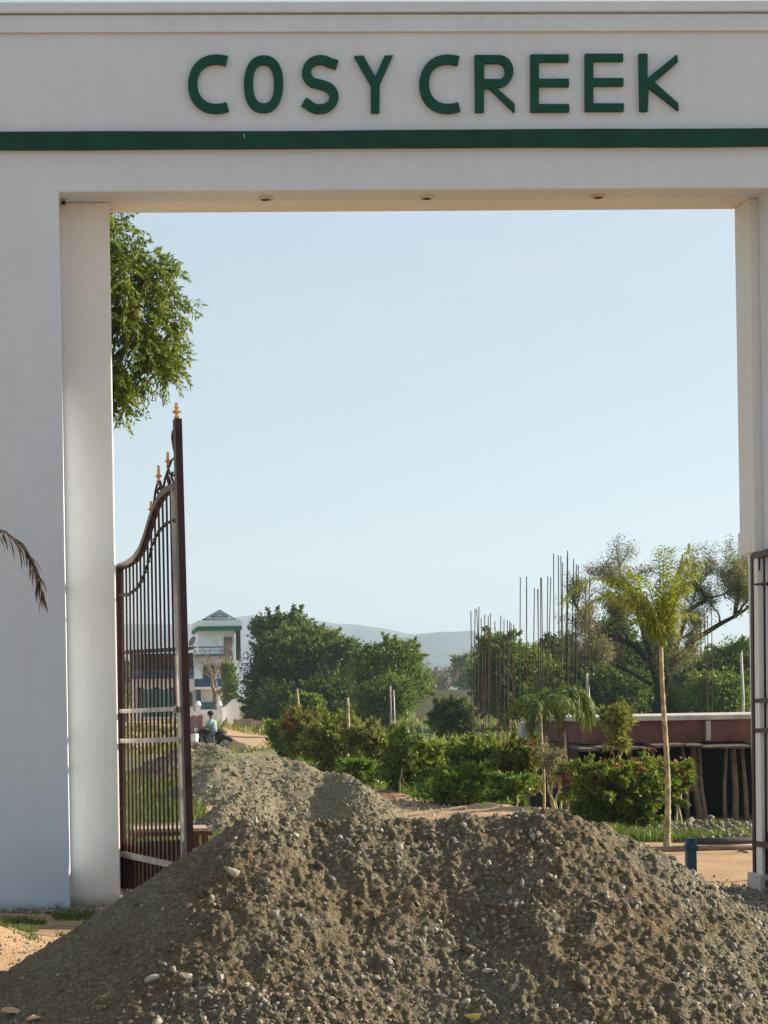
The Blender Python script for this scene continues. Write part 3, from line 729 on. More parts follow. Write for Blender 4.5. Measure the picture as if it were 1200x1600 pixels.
rock(52, 1592, .045, 'smaller orange brick lump to the right of the larger one at the left toe', 14, 'brick', 'brick lump', 'brick_lump', sq=(1, .7, .5))
# ================================================================== SMALL THINGS NEAR THE GATE
def leg(m, p, h, r=.02): m.tube([p, p+Vector((0, 0, h))], r, 8)
# iron bench behind the left leaf
b0 = at(205, 1294, 18.4); b1 = at(328, 1294, 18.1); zt_ = b0.z
bn = thing('iron_bench', ((b0.x+b1.x)/2, 18.3, 0), 'low red-oxide iron bench with a dusty top, behind the left gate leaf', 'bench')
m = MB(); m.box((b0.x+.02, 18.02, zt_-.012), (b1.x-.02, 18.48, zt_+.012)); m.build('seat', M_['benchtop'], bn)
m = MB()
for yy in (18.0, 18.5): m.box((b0.x, yy-.015, zt_-.05), (b1.x, yy+.015, zt_-.014))
for xx in (b0.x, b1.x): m.box((xx-.015, 18.0, zt_-.052), (xx+.015, 18.5, zt_-.016))
m.build('frame', M_['benchm'], bn)
for xx in (b0.x+.02, b1.x-.04, b1.x-.12):
    for yy in (18.01, 18.49):
        m = MB(); m.box((xx-.018, yy-.018, -.03), (xx+.018, yy+.018, zt_-.05)); m.build('leg', M_['benchm'], bn)
# blue barrier post with dark pipe
p = G(1082, 1378); t = at(1082, 1309, p.y)
bp = thing('pipe_barrier', p, 'low blue iron post carrying a dark horizontal pipe beside the right pillar', 'barrier')
m = MB(); m.box((p.x-.05, p.y-.035, -.06), (p.x+.03, p.y+.035, t.z)); m.box((p.x-.06, p.y-.045, t.z-.10), (p.x+.045, p.y+.045, t.z-.06)); m.build('post', M_['bluep'], bp, bev=.006)
q = at(1250, 1310, p.y+.1); m = MB(); m.tube([Vector((p.x+.03, p.y, t.z-.03)), Vector((p.x+.3, p.y+.02, t.z-.035)), Vector((q.x, q.y, t.z-.03))], .030, 10); m.build('pipe', M_['pipe'], bp, smooth=True)
m = MB(); m.box((q.x-.05, q.y-.03, -.05), (q.x+.03, q.y+.03, t.z)); m.build('post', M_['bluep'], bp)
# poles lying on the sand, white sheet
a, b = gp(1010, 1336), gp(1260, 1332)
m = MB(); m.tube([(a.x, a.y, .05), ((a.x+b.x)/2, (a.y+b.y)/2, .06), (b.x, b.y, .05)], .028, 8)
tag(m.build('wooden_pole', M_['wood'], origin=a, smooth=True), 'long wooden pole lying on the sand behind the pipe barrier', 'pole')
a, b = G(1060, 1349), G(1240, 1343)
rng = np.random.default_rng(5); a = gp(1082, 1328); b = gp(1200, 1322); mv = []
n1, n2 = 34, 9
for i in range(n1):
    for j in range(n2):
        u, v = i/(n1-1), j/(n2-1)-.5; w_ = .34*math.sin(math.pi*min(max(u, .03), .97))**.4*(1+.3*float(fbm(u*6, 2, 3)))
        x = a.x+(b.x-a.x)*u+.02*float(fbm(u*9, v*5, 8)); y = a.y+(b.y-a.y)*u+v*w_+.1
        mv.append((x, y, max(0.01, float(gh(x, y)))+.012+.055*abs(float(fbm(u*12, v*5, 4)))*(1-(2*v)**2)))
ff = [(i*n2+j, (i+1)*n2+j, (i+1)*n2+j+1, i*n2+j+1) for i in range(n1-1) for j in range(n2-1)]
o = link_mesh('plastic_sheet', mv, ff, M_['whitesheet'], origin=a, smooth=True); o.modifiers.new('s', 'SOLIDIFY').thickness = .008
tag(o, 'crumpled white plastic sheet lying on sand behind the pipe barrier', 'sheet')
# rubble in front of the shed
rng = np.random.default_rng(8)
def rubble(name, label, px0, px1, py, n, size, seed, mat='stone', spread=.6, h=.2, cat='rubble pile'):
    a = gp(px0, py); b = gp(px1, py); rng = np.random.default_rng(seed); t = rng.uniform(0, 1, n)
    x = a.x+(b.x-a.x)*t+rng.normal(size=n)*.04; y = a.y+(b.y-a.y)*t+rng.normal(size=n)*spread*.4
    z = gh(x, y)+np.abs(rng.normal(size=n))*h*.35*np.sin(np.pi*np.clip(t, .05, .95)); V, Fs = stones(np.stack([x, y, z], -1), size*rng.uniform(.4, 1.4, n), seed, .5)
    o = link_mesh(name, V, Fs, M_[mat], origin=(a+b)/2); return tag(o, label, cat, kind='stuff')
rubble('stone_rubble', 'grey and brown rubble heaped before the dark shed', 1010, 1260, 1302, 1900, .036, 3, 'rubble', 2.6, .15)
rubble('stone_rubble', 'small pale stones scattered by the track at the foot of the shrubs', 560, 700, 1232, 60, .10, 4, 'rock', 1.6, .3)
rubble('brick_rubble', 'orange broken brick behind the farther gravel heaps', 268, 330, 1245, 90, .09, 5, 'brick', 2.5, .3)
rubble('stone_rubble', 'thin scatter of small stones on the sand left of the big heap', 0, 90, 1500, 160, .012, 6, 'stone', .8, .02)
rubble('stone_rubble', 'dark gravel spill beside the foot of the right pillar', 1120, 1260, 1402, 2600, .014, 7, 'stone', 1.3, .03)
rubble('stone_rubble', 'plaster crumbs and pebbles along the foot of the left pillar', -20, 190, 1424, 900, .018, 9, 'stone', .22, .03)
rubble('pebbles', 'pebbles strewn over the sandy track past the heaps', 600, 860, 1262, 500, .03, 10, 'stone', 3.0, .02)
# pale boulders by the hedge
def boulder(px, py, size, label, seed, mat='rock', Y=None):
    p = G(px, py); rng = np.random.default_rng(seed); V, Fs = stones(np.array([[p.x, p.y, p.z+size*.35]]), [size], seed, .8)
    o = link_mesh('boulder', V, Fs, M_[mat], origin=p); s = o.modifiers.new('s', 'SUBSURF'); s.levels = s.render_levels = 1; s.subdivision_type = 'SIMPLE'
    return tag(o, label, 'boulder')
boulder(664, 1239, .17, 'large whitish boulder at the foot of the hedge', 2); boulder(570, 1222, .16, 'grey rounded boulder left of the white stones by the hedge', 5, 'stone')
boulder(627, 1229, .12, 'narrow white stone leaning at the foot of the hedge', 6); boulder(677, 1243, .09, 'small white stone right of the large whitish boulder', 8)
# ================================================================== GRASS
def gpts(n, x0, x1, y0, y1, seed, thr=.45, sc=1.5, cx_=None):
    rng = np.random.default_rng(seed); x = rng.uniform(x0, x1, n); y = rng.uniform(y0, y1, n)
    k = vn(x*sc, y*sc, seed+1) > thr; x, y = x[k], y[k]; return np.stack([x, y, gh(x, y)-.01], -1)
grasspatch('grass', gpts(11000, -1.2, -.12, 12.9, 15.1, 3, .46, 3.2), .06, 4, 'green grass at the foot of the left pillar', lean=.5, w=.006)
grasspatch('grass', gpts(22000, 5.0, 7.0, 20.9, 24.4, 5, .33), .12, 6, 'bright green grass under the biggest red flowering shrub', lean=.5, w=.011)
grasspatch('grass', gpts(30000, -2.5, 1.35, 19, 42, 7, .42, .8), .16, 8, 'tufted meadow grass seen through the left gate leaf', lean=.5, w=.016)
grasspatch('grass', gpts(16000, .9, 1.6, 17.4, 23, 17, .45, 1.5), .12, 18, 'small green tufts right of the iron bench', lean=.6, w=.010)
grasspatch('grass', np.array([p_ for p_ in gpts(26000, 3.6, 7.5, 40, 90, 9, .42, .5) if p_[0] > 4.2+.045*(p_[1]-33)]), .16, 10, 'weedy grass along the far end of the drive', lean=.6, w=.04)
grasspatch('grass', gpts(26000, 4.4, 8.5, 29.5, 48, 11, .35, .8), .26, 12, 'rank weeds growing between the shrubs', mat='bleaf', lean=.6, w=.02)
grasspatch('dry_grass', gpts(9000, 6.5, 16, 27, 31.5, 13, .4, .8), .22, 14, 'dry weeds before the dark shed', mat='wleaf', lean=.6, w=.016)
grasspatch('grass', gpts(26000, -12, 30, 60, 140, 15, .45, .15), .4, 16, 'rough grass of the far fields', mat='oleaf', lean=.7, w=.09)
# ================================================================== SHRUBS
def shrub(label, px0, py0, px1, py1, basepy, mat, seed, n=60, nper=90, leaf=(.06, .028), rc=.16, fl=None, nf=0, stem=3, Y=None, group='shrubs in a row along the drive', extra=(), name='shrub', cat='shrub', shell=.45):
    b = G((px0+px1)/2, basepy); Yb = Y or b.y
    if Y: b = at((px0+px1)/2, basepy, Y); b.z = float(gh(b.x, b.y))
    py0 += .24*(py1-py0)
    e = [pell(px0, py0, px1, py1, Yb)]
    w, h = px1-px0, py1-py0; r = random.Random(seed)
    for _ in range(5):
        cx_ = r.uniform(px0+.2*w, px1-.2*w); cy_ = r.uniform(py0+.05*h, py1-.35*h); s = r.uniform(.20, .34)
        e.append(pell(cx_-w*s, cy_-h*s*.9, cx_+w*s, cy_+h*s*.9, Yb))
    for _ in range(3):
        cx_ = r.uniform(px0+.2*w, px1-.2*w); s = r.uniform(.16, .26); e.append(pell(cx_-w*s, py1-h*.15, cx_+w*s, min(basepy, py1+h*.22), Yb))
    for q in extra: e.append(pell(*q, Yb))
    e = [(a_, b_+r.uniform(-.2, .2), c_, d_, e_, f_) for a_, b_, c_, d_, e_, f_ in e]
    root = thing(name, b, label, cat, group); n = int(n*1.5); rc *= .85; leaf = (leaf[0]*.85, leaf[1]*.85)
    C, P, D = clumps(e, n, nper, rc, seed, shell, .5); V, Fs = cards(P, leaf[0], leaf[1], seed+1, D=D, jit=1.1, updown=.25)
    ok = P[:, 2] > gh(P[:, 0], P[:, 1]); V = V.reshape(-1, 4, 3)[ok].reshape(-1, 3); Fs = Fs[:ok.sum()]
    link_mesh('foliage', V, Fs, M_[mat], root)
    m = MB(); rr = random.Random(seed)
    for i in range(stem):
        limb(m, b+Vector((rr.uniform(-.08, .08), rr.uniform(-.08, .08), -.05)), Vector(C[rr.randrange(len(C))]), .022, .007, rr, .05, 5, 6)
    for i in range(14): limb(m, e[0][:3], Vector(C[rr.randrange(len(C))]), .009, .003, rr, .05, 4, 4)
    m.build('stem', M_['palebark'], root, smooth=True)
    if fl:
        rng = np.random.default_rng(seed+5); k = rng.choice(len(C), min(nf, len(C)*2)); FP = C[k]+rng.normal(size=(len(k), 3))*rc*.5+np.array([0, -.25, .3])*rc
        FP = np.repeat(FP, 14, 0)+rng.normal(size=(len(k)*14, 3))*.032*(Yb/24); V, Fs = cards(FP, leaf[0]*.55, leaf[1]*.9, seed+6)
        f = link_mesh('blossom', V, Fs, M_[fl], root); f['kind'] = 'stuff'
    return root
shrub('biggest shrub, wide and dark green with red flowers, in front of the shed', 882, 1172, 1072, 1275, 1300, 'mleaf', 101, 150, 120, (.075, .034), .15, 'redfl', 75, 3, Y=23.2, extra=((880,1185,960,1250),(1010,1190,1078,1245),(900,1230,990,1296)))
shrub('round shrub with red flowers on bare stems, left of the thin-trunked palm', 768, 1132, 852, 1222, 1252, 'mleaf', 102, 100, 100, (.08, .035), .15, 'redfl', 60, 3, Y=28)
shrub('small magenta flowering shrub at the left edge of the biggest shrub', 872, 1190, 906, 1245, 1262, 'mleaf', 103, 34, 60, (.07, .03), .10, 'pinkfl', 40, 2, Y=25)
shrub('bright green leafy shrub at the right end of the track berm', 672, 1192, 775, 1256, 1258, 'bleaf', 104, 110, 90, (.10, .045), .17, None, 0, 3, Y=28.6)
shrub('low bright green plant between the berm and the red flowering shrub', 760, 1205, 830, 1256, 1262, 'bleaf', 105, 60, 80, (.085, .04), .13, None, 0, 2, Y=27.5)
shrub('dense dark green shrub behind the bright green leafy one', 670, 1140, 790, 1215, 1235, 'mleaf', 106, 110, 90, (.10, .045), .22, None, 0, 3, Y=32)
shrub('pale green bushy shrub beside the white stones', 598, 1140, 690, 1236, 1240, 'mleaf', 107, 140, 90, (.10, .042), .20, None, 0, 3, Y=31)
shrub('loose olive shrub leaning left behind the white stones', 540, 1112, 640, 1215, 1225, 'oleaf', 108, 140, 90, (.11, .045), .24, None, 0, 3, Y=35)
shrub('bushy green shrub in the middle of the row, beside the pale stake', 480, 1108, 575, 1200, 1205, 'oleaf', 109, 150, 90, (.13, .05), .28, None, 0, 3, Y=40)
shrub('shrub with reddish tips in the farther part of the row', 440, 1108, 510, 1180, 1192, 'oleaf', 110, 120, 90, (.15, .055), .30, 'redfl', 90, 3, Y=48)
shrub('farthest shrub of the row beside the blue-grey post', 428, 1122, 470, 1178, 1184, 'mleaf', 111, 80, 90, (.17, .07), .32, None, 0, 2, Y=54)
shrub('low light green plant before the middle of the row', 520, 1178, 600, 1218, 1222, 'bleaf', 112, 60, 80, (.09, .035), .15, None, 0, 2, Y=33)
shrub('round dark bush standing alone in the field', 680, 1078, 740, 1145, 1150, 'dleaf', 113, 110, 100, (.16, .07), .36, None, 0, 3, Y=68, group='field bushes')
shrub('dark leggy plant with upright shoots rising above the row', 612, 1125, 650, 1215, 1236, 'dleaf', 114, 26, 50, (.12, .03), .16, None, 0, 4, Y=30.5, shell=.0)
shrub('pale twiggy weed between the two red flowering shrubs', 842, 1150, 885, 1215, 1255, 'wleaf', 115, 34, 50, (.06, .015), .16, None, 0, 4, Y=27, shell=.1)
shrub('slender yellowish plant rising before the red wall of the shed', 940, 1075, 990, 1160, 1240, 'oleaf', 116, 40, 40, (.12, .03), .09, None, 0, 1, Y=26, group=None, shell=.1, name='slender_plant', cat='plant')
shrub('low dark bush right of the biggest shrub under the shed eave', 1040, 1180, 1076, 1230, 1290, 'mleaf', 118, 40, 70, (.06, .028), .10, 'redfl', 14, 2, Y=24.2)
shrub('leafy growth at the foot of the far dark tree by the block wall', 505-60, 1090, 500, 1125, 1140, 'mleaf', 119, 60, 80, (.24, .1), .5, None, 0, 2, Y=80, group='field bushes')
shrub('pale dusty bush at the end of the drive before the dark trees', 380, 1095, 418, 1125, 1132, 'oleaf', 120, 40, 60, (.25, .1), .4, None, 0, 2, Y=110, group='field bushes')
# ================================================================== TREES
# big neem whose right side shows past the left pillar
Yn = 20.5
ell = [pell(-260, 330, 150, 660, Yn, 1.2), pell(60, 300, 215, 420, Yn, .5), pell(90, 350, 250, 520, Yn, .55), pell(205, 392, 280, 455, Yn, .28), pell(235, 440, 293, 520, Yn, .22), pell(150, 480, 270, 560, Yn, .4), pell(225, 515, 294, 598, Yn, .28), pell(120, 560, 240, 620, Yn, .4), pell(100, 590, 212, 648, Yn, .35)]
def spray_tree(name, label, base, ell, nsp, seed, length, leaf, mat, tr, group=None, per=26, droop=.5):
    root = thing(name, base, label, 'tree', group); rng = np.random.default_rng(seed); rr = random.Random(seed)
    C, _, D = clumps(ell, nsp, 1, .1, seed, .35)
    Cn = C; d0 = D*.6+rng.normal(size=(nsp, 3))*.6; d0 /= np.linalg.norm(d0, axis=1)[:, None]
    t = np.linspace(.1, 1, per)[None, :, None]; LL_ = length*rng.uniform(.5, 1.2, (nsp, 1, 1))
    P = Cn[:, None]+d0[:, None]*t*LL_+np.array([0, 0, -1.])*droop*(t*t)*LL_
    tang = d0[:, None]+np.array([0, 0, -2.])*droop*t; side = np.cross(tang, rng.normal(size=(nsp, 1, 3))); side /= np.linalg.norm(side, axis=2)[:, :, None]
    sg = np.where(np.arange(per) % 2, 1, -1)[None, :, None]; DD = side*sg+tang*.6+np.array([0, 0, -.5])
    V, Fs = cards(P.reshape(-1, 3), leaf[0], leaf[1], seed+1, D=DD.reshape(-1, 3), jit=.25); link_mesh('crown', V, Fs, M_[mat], root)
    m = MB(); base = Vector(base); top = Vector(ell[0][:3]); fk = base.lerp(top, .6)
    m.tube([base-Vector((0, 0, .2)), base.lerp(fk, .5)+Vector((.1, 0, 0)), fk], [tr*1.3, tr, tr*.8], 10)
    for e in ell[1:]: limb(m, fk, e[:3], tr*.35, tr*.10, rr, .05, 6, 7)
    for i in range(0, nsp, max(1, nsp//90)):
        e = min(ell[1:] or ell, key=lambda q: (Vector(q[:3])-Vector(C[i])).length); limb(m, e[:3], C[i], tr*.07, tr*.02, rr, .06, 4, 5)
    m.build('trunk', M_['bark'], root, smooth=True)
    return root
nb = at(-120, 1300, Yn); spray_tree('neem_tree', 'tall light green neem tree hanging out past the upper left pillar', (nb.x, Yn, 0), ell, 3000, 5, .24, (.062, .020), 'neem', .20)
# far leafy trees
def ftree(label, boxes, Y, mat, seed, nclump, nper, rc, leaf, tr=.25, group='leafy trees beyond the drive', name='leafy_tree', basepx=None, **k):
    nper = int(nper*1.8); nclump = int(nclump*1.5); rc *= .8; leaf = (leaf[0]*.5, leaf[1]*.6)
    e = [pell(*b, Y) for b in boxes]; bx = basepx or (boxes[0][0]+boxes[0][2])/2; b = at(bx, 1120, Y)
    return tree(name, label, 'tree', (b.x, Y, float(gh(b.x, Y))), e, nclump, nper, rc, leaf, M_ and mat, seed, tr, group, **k)
ftree('broad dark mango tree with a lighter top, left of the tree mass beside the drive', [(396,1006,480,1112),(405,998,460,1055),(450,1002,540,1108),(485,1008,545,1062),(392,1050,445,1125)], 108, 'dleaf', 201, 460, 130, 1.15, (.34, .15), .35)
ftree('tall dark-crowned tree rising above the others just right of the white house', [(398,966,472,1003),(396,966,425,990),(430,962,482,1000),(415,990,470,1050)], 122, 'dleaf', 202, 150, 90, 1.0, (.42, .20), .3)
ftree('rounded mid green tree in the right half of the tree mass beside the drive', [(552,1012,650,1110),(562,1010,620,1055),(600,1002,652,1050),(625,1035,662,1100),(545,1045,600,1118)], 98, 'mleaf', 203, 400, 120, .95, (.30, .13), .3)
ftree('small dark tree squeezed between the mango tree and the rounded tree', [(505,1010,570,1110),(520,1000,560,1040)], 104, 'dleaf', 204, 170, 110, .9, (.32, .14), .22)
ftree('yellow green tree top peeping over the mango tree', [(420,984,500,1030),(470,985,530,1020)], 114, 'mleaf', 205, 160, 100, .9, (.32, .14), .22)
ftree('dark green tree behind the left rebar columns', [(740,1000,830,1110),(750,995,800,1040),(790,1010,850,1070)], 86, 'mleaf', 206, 240, 110, .85, (.28, .12), .25)
ftree('dark tree behind the tall right rebar columns', [(820,1010,905,1115),(840,1000,890,1045)], 90, 'dleaf', 207, 240, 110, .85, (.28, .12), .25)
ftree('broad dark tree behind the big spreading bare-limbed tree', [(900,985,1010,1115),(920,968,980,1020),(960,1000,1060,1110)], 80, 'dleaf', 208, 330, 120, .8, (.26, .11), .25)
ftree('green tree at the far right behind the spreading tree', [(1050,1010,1150,1115),(1110,995,1190,1110),(1160,1000,1260,1110)], 76, 'mleaf', 209, 320, 110, .8, (.26, .11), .25)
for i_, (bx_, yy_, mt_) in enumerate((([(745,1060,840,1122)],88,'dleaf'),([(830,1055,925,1122),(850,1040,890,1080)],84,'mleaf'),([(905,1050,1010,1120)],74,'dleaf'),([(985,1055,1090,1120)],78,'dleaf'),([(1070,1050,1180,1120)],72,'mleaf'),([(1160,1040,1290,1120)],74,'dleaf'),([(470,1050,560,1125),(400,1070,470,1125)],96,'dleaf'),([(560,1060,650,1122)],92,'mleaf'))):
    ftree(['low undergrowth behind the two left rebar clusters','low undergrowth behind the tallest rebar cluster','low dark thicket left of the spreading tree trunk','low dark thicket behind the spreading tree trunk','low green thicket right of the spreading tree','low dark thicket running out at the right behind the gate','dark thicket at the foot of the mango tree','green thicket at the foot of the rounded tree'][i_], bx_, yy_, mt_, 260+i_, 150, 90, .8, (.26, .11), .12, group='thickets below the trees', name='thicket')
ftree('pale blurred tree far off between the bare tree and the rebar', [(705,1030,745,1078),(715,1025,740,1060)], 260, 'oleaf', 210, 90, 60, 1.6, (.8, .4), .3, group='far field trees')
ftree('dark tree far off right of the pale blurred one', [(728,1040,775,1088)], 230, 'mleaf', 211, 90, 60, 1.6, (.7, .35), .3, group='far field trees')
ftree('low dark tree at the left behind the gate leaf bars', [(150,1035,235,1100),(180,1050,215,1110)], 150, 'dleaf', 212, 150, 70, 1.2, (.5, .22), .3, group='far field trees')
ftree('greener tree between the tin roof and the gate leaf', [(100,1060,190,1120)], 130, 'mleaf', 213, 120, 70, 1.2, (.45, .2), .3, group='far field trees')
for i, (a, b, yy) in enumerate(((-300,-120,220),(-150,40,260),(1180,1330,150),(1300,1480,190),(560,640,300),(640,700,330))):
    ftree(['dark tree far left beyond the pillar','second dark tree left beyond the pillar','tree far right beyond the gate','outermost tree far right beyond the gate','tree line fragment behind the rounded tree','low tree at the foot of the hills'][i], [(a, 1035 if i < 4 else 1050, b, 1095)], yy, 'dleaf', 230+i, 110, 60, 2.0, (.8, .35), .35, group='far field trees')
# cypress-like column beside the house and the two bare trees
ftree('narrow dark green columnar tree before the white house', [(350,1045,368,1120),(352,1035,364,1065)], 140, 'mleaf', 220, 120, 70, .45, (.30, .14), .2, group=None, name='columnar_tree')
def branchy(name, label, base, H, seed, spread, depth, r0, mat, leaves=None, lm=None, start=None, nlimb=4, gravity=0.0, tw=3):
    rr = random.Random(seed); root = thing(name, base, label, 'tree'); m = MB(); tips = []
    def grow(p, d, L, r, k):
        pts = [p]; rad = [r]; n = 5
        for i in range(n):
            d = (d+Vector((rr.uniform(-1, 1), rr.uniform(-1, 1), rr.uniform(-.6, .7)))*.28+Vector((0, 0, gravity if k < depth-1 else 0))).normalized()
            p = p+d*L/n; pts.append(p); rad.append(r*(1-.45*(i+1)/n))
            if k <= 2: tips.append((p, d))
            if k > 0 and i >= 1 and rr.random() < (.55 if k > 1 else .8):
                q = (d+Vector((rr.uniform(-1, 1)*spread, rr.uniform(-1, 1)*spread, rr.uniform(-.2, .8)))).normalized()
                grow(p, q, L*rr.uniform(.45, .75), rad[-1]*.6, k-1)
        m.tube(pts, rad, 7 if k > 1 else 4, cap=k > 1)
        if k > 0:
            for _ in range(2):
                q = (d+Vector((rr.uniform(-1, 1)*spread, rr.uniform(-1, 1)*spread, rr.uniform(-.2, .6)))).normalized()
                grow(p, q, L*rr.uniform(.5, .8), rad[-1]*.8, k-1)
        else: tips.append((p, d))
    base = Vector(base)
    if start: 
        for (ps, r_) in start:
            r_ *= .75; m.tube(ps, [r_*(1-.13*i) for i in range(len(ps))], 8)
            e = Vector(ps[-1]); d = (e-Vector(ps[-2])).normalized()
            for _ in range(nlimb): grow(e, (d+Vector((rr.uniform(-1, 1), rr.uniform(-1, 1), rr.uniform(-.2, .7)))*spread).normalized(), H*.26, r_*.42, depth-1)
            for q in ps[1:-1]:
                grow(Vector(q), Vector((rr.uniform(-1, 1), rr.uniform(-1, 1), .8)).normalized(), H*.2, r_*.3, depth-1)
    else:
        m.tube([base-Vector((0, 0, .2)), base+Vector((0, 0, H*.3))], [r0*1.2, r0*.9], 9)
        for _ in range(nlimb): grow(base+Vector((0, 0, H*.28)), Vector((rr.uniform(-1, 1), rr.uniform(-1, 1), 1.1)).normalized(), H*.32, r0*.6, depth)
    m.build('trunk', M_[mat], root, smooth=True)
    if leaves:
        rng = np.random.default_rng(seed); T = np.array([tuple(t[0]) for t in tips]); k = rng.choice(len(T), leaves[0]); P = T[k]+rng.normal(size=(leaves[0], 3))*leaves[3]
        V, Fs = cards(P, leaves[1], leaves[2], seed+1, updown=-.6); link_mesh('crown', V, Fs, M_[lm], root)
        k = rng.choice(len(T), leaves[0]//2); k = k[vn(T[k, 0]*1.1, T[k, 2]*1.1, 5) > .58]; P = T[k]+rng.normal(size=(len(k), 3))*leaves[3]*1.3
        V, Fs = cards(P, leaves[1]*1.3, leaves[2]*1.3, seed+2, updown=-.9); link_mesh('foliage', V, Fs, M_['oleaf'], root)
    return root
b = at(685, 1100, 190); branchy('bare_tree', 'leafless grey tree standing alone against the hills', (b.x, 190, 0), 4.6, 61, 1.1, 3, .30, 'wood')
b = at(338, 1120, 150); branchy('bare_tree', 'leafless brown tree in front of the white house', (b.x, 150, 0), 6.3, 64, 1.0, 3, .28, 'wood')
# the big spreading tree with dark limbs
Yk = 52; K = lambda a, b, dy=0: at(a, b, Yk+dy)
b = K(1022, 1115); b.z = float(gh(b.x, b.y))
st = [([K(1030,1118), K(1028,1070), K(1018,1035), K(985,1005,-.4), K(945,990,-.8), K(912,978,-1)], .15),
      ([K(1030,1080), K(1022,1040), K(1008,1000,.5), K(1000,965,.8), K(990,935,1)], .13),
      ([K(1032,1085), K(1050,1040), K(1085,1000,.3), K(1125,975,.6), K(1150,962,.5)], .13),
      ([K(1018,1070), K(985,1050,-.3), K(962,1040,-.6)], .07), ([K(1040,1060), K(1060,1000), K(1075,955,.4), K(1105,935,.4)], .10), ([K(1148,965,.5), K(1150,945,.6), K(1154,930,.6)], .08)]
branchy('spreading_tree', 'big spreading tree with crooked dark limbs and thin wispy foliage', b, 3.05, 77, 1.1, 3, .3, 'darkbark', (60000, .055, .022, .085), 'wleaf', start=st, nlimb=3)
# ================================================================== PALMS
def frond(m, p, d, L, droop, ll, lw, n, rng, gravity=1.0, curl=.6, rr_=.010):
    """one feather leaf: rachis tube in m, leaflets returned"""
    d = Vector(d).normalized(); p = Vector(p); pts = [p]; dirs = [d]; st = L/14
    for i in range(14):
        d = (d+Vector((0, 0, -droop*(i+2)/14*.3))).normalized(); p = p+d*st; pts.append(p); dirs.append(d)
    m.tube(pts, [rr_*(1-.8*i/14) for i in range(15)], 5, cap=False)
    P = []; D = []; LN_ = []
    for i in range(n):
        t = .12+.88*i/n; k = min(int(t*14), 13); f = t*14-k; q = pts[k].lerp(pts[k+1], f); dd = dirs[k]
        sd = dd.cross(Vector((0, 0, 1))); sd = sd.normalized() if sd.length > .05 else Vector((1, 0, 0))
        for s in (-1, 1):
            v = (sd*s*1.0+dd*.75+Vector((rng.normal()*.3, rng.normal()*.3, rng.normal()*.3+.1))).normalized()
            P.append(tuple(q)); D.append(tuple(v)); LN_.append(ll*(1-.55*t)*(.4+.6*min(1, t*4)))
    return np.array(P), np.array(D), np.array(LN_), gravity
def leaflets(items, w, rng, curl):
    VV = []
    for P, D, Ln, g in items:
        n = len(P); s = np.cross(D, np.array([0, 0, 1.])+rng.normal(size=(n, 3))*.5); s /= np.linalg.norm(s, axis=1)[:, None]; s *= w/2
        a = P; b = P+D*(Ln*.45)[:, None]+np.array([0, 0, -1.])*(Ln*.10*g)[:, None]; c = b+D*(Ln*.25)[:, None]+np.array([0, 0, -1.])*(Ln*.32*g*curl)[:, None]; t = c+D*(Ln*.1)[:, None]+np.array([0, 0, -1.])*(Ln*.3*g*curl)[:, None]
        VV.append(np.stack([a-s*.4, a+s*.4, b+s, b-s, c+s*.7, c-s*.7, t, t], 1).reshape(-1, 3))
    V = np.concatenate(VV); n = len(V)//8; b_ = np.arange(n)[:, None]*8
    Fs = np.concatenate([b_+np.array([[0, 1, 2, 3]]), b_+np.array([[3, 2, 4, 5]]), b_+np.array([[5, 4, 6, 7]])])
    Fl = [tuple(int(x) for x in (f if f[2] != f[3] else f[:3])) for f in Fs]
    V = V.reshape(-1, 8, 3)[:, :7].reshape(-1, 3); out = []
    for k in range(n):
        o = k*7; out += [(o, o+1, o+2, o+3), (o+3, o+2, o+4, o+5), (o+5, o+4, o+6)]
    return V, out
def palm(label, basept, toppt, r0, r1, fr, mat, seed, w=.022, curl=.8, bark='palebark', bend=.02):
    base = Vector(basept); top = Vector(toppt); root = thing('palm_tree', base, label, 'palm', None); rng = np.random.default_rng(seed)
    m = MB(); n = 60; pts = []; rad = []
    for i in range(n+1):
        t = i/n;  p = (base-Vector((0, 0, .05))).lerp(top, t)+Vector((bend*math.sin(t*5), 0, 0)); pts.append(p); rad.append((r0*(1-t)+r1*t)*(1+.5*max(0, 1-t*12))*(1.10 if i % 3 == 0 else .97)*rng.uniform(.96, 1.04))
    m.tube(pts, rad, 12); m.build('trunk', M_[bark], root, smooth=True)
    for d, L_, dr, ll, nn in fr:
        mm = MB(); it = frond(mm, top+Vector((0, 0, -.03)), d, L_, dr, ll, w, nn, rng); V, Fs = leaflets([it], w, rng, curl); k = len(mm.v); mm.add(V, Fs); mm.build('frond', M_[mat], root)
    return root
b = G(1042, 1325); t = at(1036, 1008, b.y); rng = random.Random(3); fr = []
for i in range(18):
    a = i*2.4; s = rng.uniform(.04, .5); fr.append(((math.cos(a)*s, math.sin(a)*s, 1), rng.uniform(.70, 1.08), rng.uniform(.3, .85), .26, 50))
for i in range(2):
    a = i*3.1+.5; fr.append(((math.cos(a)*.45, math.sin(a)*.4, 1), rng.uniform(.5, .7), .8, .18, 34))
fr.append(((-.42, .1, 1.2), 1.45, 1.15, .20, 50))
palm('slim palm with a tall pale trunk and yellow-green plume in front of the shed', b, t, .031, .019, fr, 'pleaf', 31, .016, .9)
b = at(848, 1262, 27.5); b.z = float(gh(b.x, b.y)); t = at(847, 1100, 27.5); fr = []
for i in range(9):
    a = i*2.4+1; fr.append(((math.cos(a)*1.0, math.sin(a)*.7, rng.uniform(.3, .9)), rng.uniform(.48, .68), 1.0, .24, 34))
palm('thin-trunked young palm with spreading pale fronds left of the drooping palm', b, t, .020, .016, fr, 'dpleaf', 33, .018, 1.0)
b = at(880, 1262, 29); b.z = float(gh(b.x, b.y)); t = at(878, 1095, 29); fr = []
